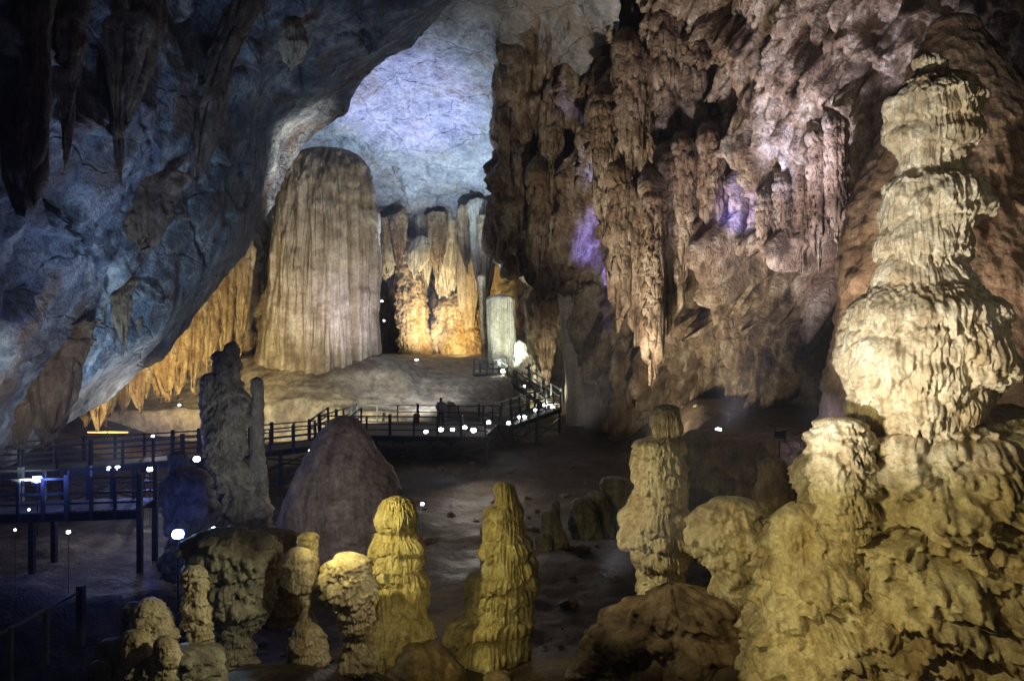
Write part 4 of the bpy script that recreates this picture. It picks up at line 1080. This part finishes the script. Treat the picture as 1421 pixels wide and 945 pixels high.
for k, (x, s_) in enumerate(((135, -1), (164, 1))):
    p = at(x, 600, 46); m = MB(); w = .55
    m.hexa([(-w, -.05, -.03 if s_ > 0 else -.01), (w, -.05, -.01 if s_ > 0 else -.03), (w, .05, -.01), (-w, .05, -.01), (-w, -.05, .06 if s_ > 0 else .02), (w, -.05, .02 if s_ > 0 else .06), (w, .05, .03), (-w, .05, .03)])
    r = empty('strip_light', p); tag(r, ('left' if k == 0 else 'right') + ' of two thin yellow light strips far behind the left boardwalk', 'lamp', 'yellow light strips')
    m.build('tube', plain('yellow_tube_%d' % k, (.8, .6, .3), .4, 0, (1, .62, .18), 3), r)
    MB().bar((-w, .08, .02), (w, .08, .02), .06, .14).build('housing', M['housing'], r)

# ------------------------------------------------------------------ person on the platform
def skin(name, verts, edges, radii, mat, parent, root=0):
    me = bpy.data.meshes.new(name); me.from_pydata(verts, edges, []); me.update(); me.materials.append(mat)
    o = bpy.data.objects.new(name, me); C.objects.link(o); o.parent = parent
    md = o.modifiers.new('skin', 'SKIN')
    if not me.skin_vertices: me.attributes
    for v, r in zip(me.skin_vertices[0].data, radii): v.radius = r if isinstance(r, tuple) else (r, r)
    me.skin_vertices[0].data[root].use_root = True
    md.use_smooth_shade = True
    sb = o.modifiers.new('sub', 'SUBSURF'); sb.levels = 1; sb.render_levels = 2
    return o

pp = empty('person', pt(612, 48.4, DZ + .23)); tag(pp, 'person in pale shirt and dark trousers leaning on the platform rail', 'person')
pp.rotation_euler = (0, 0, .15)
sk = plain('skin_tone', (.42, .27, .19), .6); shirt = plain('pale_blue_shirt', (.50, .54, .62), .8); trous = plain('dark_blue_trousers', (.05, .07, .11), .8); hairm = plain('black_hair', (.015, .013, .012), .6)
body_v = [(0, 0, .95), (0, 0, 1.15), (0, 0, 1.38), (0, .0, 1.48), (0, .02, 1.56), (0, .03, 1.64), (0, .03, 1.71),
          (-.18, 0, 1.40), (-.27, -.02, 1.14), (-.22, .16, .98), (-.20, .24, .96), (.18, 0, 1.40), (.27, -.02, 1.14), (.22, .16, .98), (.20, .24, .96),
          (-.10, 0, .88), (-.12, 0, .48), (-.13, -.02, .09), (-.14, .14, .04), (.10, 0, .88), (.12, 0, .48), (.13, -.02, .09), (.14, .14, .04)]
body_e = [(0, 1), (1, 2), (2, 3), (3, 4), (4, 5), (5, 6), (2, 7), (7, 8), (8, 9), (9, 10), (2, 11), (11, 12), (12, 13), (13, 14), (0, 15), (15, 16), (16, 17), (17, 18), (0, 19), (19, 20), (20, 21), (21, 22)]
body_r = [(.14, .10), (.13, .10), (.15, .10), .06, .085, .10, .07, .06, .045, .035, .03, .06, .045, .035, .03, .085, .06, .045, .04, .085, .06, .045, .04]
skin('body', body_v, body_e, body_r, sk, pp)
sv = [(0, 0, .92), (0, 0, 1.15), (0, 0, 1.38), (0, 0, 1.46), (-.19, 0, 1.40), (-.275, -.02, 1.14), (-.245, .08, 1.06), (.19, 0, 1.40), (.275, -.02, 1.14), (.245, .08, 1.06)]
skin('shirt', sv, [(0, 1), (1, 2), (2, 3), (2, 4), (4, 5), (5, 6), (2, 7), (7, 8), (8, 9)], [(.175, .13), (.165, .125), (.185, .125), (.10, .09), .085, .065, .055, .085, .065, .055], shirt, pp)
tv = [(0, 0, .97), (0, 0, .90), (-.10, 0, .84), (-.12, 0, .48), (-.13, -.01, .07), (.10, 0, .84), (.12, 0, .48), (.13, -.01, .07)]
skin('trousers', tv, [(0, 1), (1, 2), (2, 3), (3, 4), (1, 5), (5, 6), (6, 7)], [(.17, .13), (.17, .13), .11, .082, .068, .11, .082, .068], trous, pp)
skin('hair', [(0, .0, 1.61), (0, .0, 1.68), (0, .02, 1.74)], [(0, 1), (1, 2)], [.085, .112, .07], hairm, pp)

# red bin on the platform
rb = empty('litter_bin', pt(578, 49.5, DZ + .23)); tag(rb, 'small red litter bin behind the platform railing', 'bin')
red = plain('red_plastic', (.55, .05, .02), .45)
MB().lathe([(.15, 0), (.17, .06), (.20, .52), (.22, .54), (.22, .58), (.19, .58)], 14).build('bin_body', red, rb, bevel=.004)
MB().lathe([(.215, .585), (.20, .63), (.12, .68), (.03, .70)], 14).build('lid', red, rb, smooth=True)

speleo('pale_stub', [(556, 620, 626), (560, 616, 630), (575, 614, 636), (600, 612, 642)], 52.6, M['pale'], 'small pale cone right behind the person on the platform', 'stalagmite', n=(70, 60), seed=401, style='cone')

# loose stones on the floor
def rubble():
    rg = np.random.default_rng(9); V, F = [], []
    bm = bmesh.new(); bmesh.ops.create_icosphere(bm, subdivisions=2, radius=1.0)
    bv = np.array([v.co[:] for v in bm.verts]); bf = [tuple(v.index for v in f.verts) for f in bm.faces]; bm.free()
    for k in range(900):
        y = 16 + 32 * rg.random() ** 1.2; x = (rg.random() - .5) * (y * .75) + (1.5 if y > 24 else -.5)
        r = .05 + .28 * rg.random() ** 4
        if rg.random() < .5: x = x * .4 + (7 if x > 0 else -6)
        sc = np.array([1, .6 + .6 * rg.random(), .4 + .4 * rg.random()]) * r
        q = bv * (1 + .35 * gn(bv.astype(f32) * f32(1.3) + f32(k * 1.7)))[:, None] * sc
        t = rg.random() * 6.3; c_, s_ = math.cos(t), math.sin(t)
        q = np.stack([q[:, 0] * c_ - q[:, 1] * s_ + x, q[:, 0] * s_ + q[:, 1] * c_ + y, q[:, 2] + gz(x, y) + r * .1], -1)
        n = len(V); V += [tuple(p) for p in q]; F += [tuple(n + i for i in f) for f in bf]
    me = bpy.data.meshes.new('floor_rubble'); me.from_pydata(V, [], F); me.update(); me.materials.append(M['brown'])
    o = bpy.data.objects.new('floor_rubble', me); C.objects.link(o); o['kind'] = 'stuff'; o['label'] = 'loose brown stones scattered over the dark cave floor'
rubble()

# mist in the cave air
def haze():
    bm = bmesh.new(); bmesh.ops.create_cube(bm, size=1.0)
    me = bpy.data.meshes.new('haze'); bm.to_mesh(me); bm.free()
    o = bpy.data.objects.new('haze', me); C.objects.link(o)
    o.scale = (130, 170, 60); o.location = (0, 45, 26)
    m = bpy.data.materials.new('cave_mist'); m.use_nodes = True; nt = m.node_tree
    nt.nodes.remove(nt.nodes['Principled BSDF'])
    v = nt.nodes.new('ShaderNodeVolumePrincipled'); v.inputs['Density'].default_value = HAZE; v.inputs['Color'].default_value = (.82, .88, 1, 1); v.inputs['Anisotropy'].default_value = .2
    nt.links.new(v.outputs['Volume'], nt.nodes['Material Output'].inputs['Volume'])
    me.materials.append(m); o['kind'] = 'stuff'; o['label'] = 'thin bluish mist filling the cave air'
HAZE = 0.0014
if HAZE: haze()
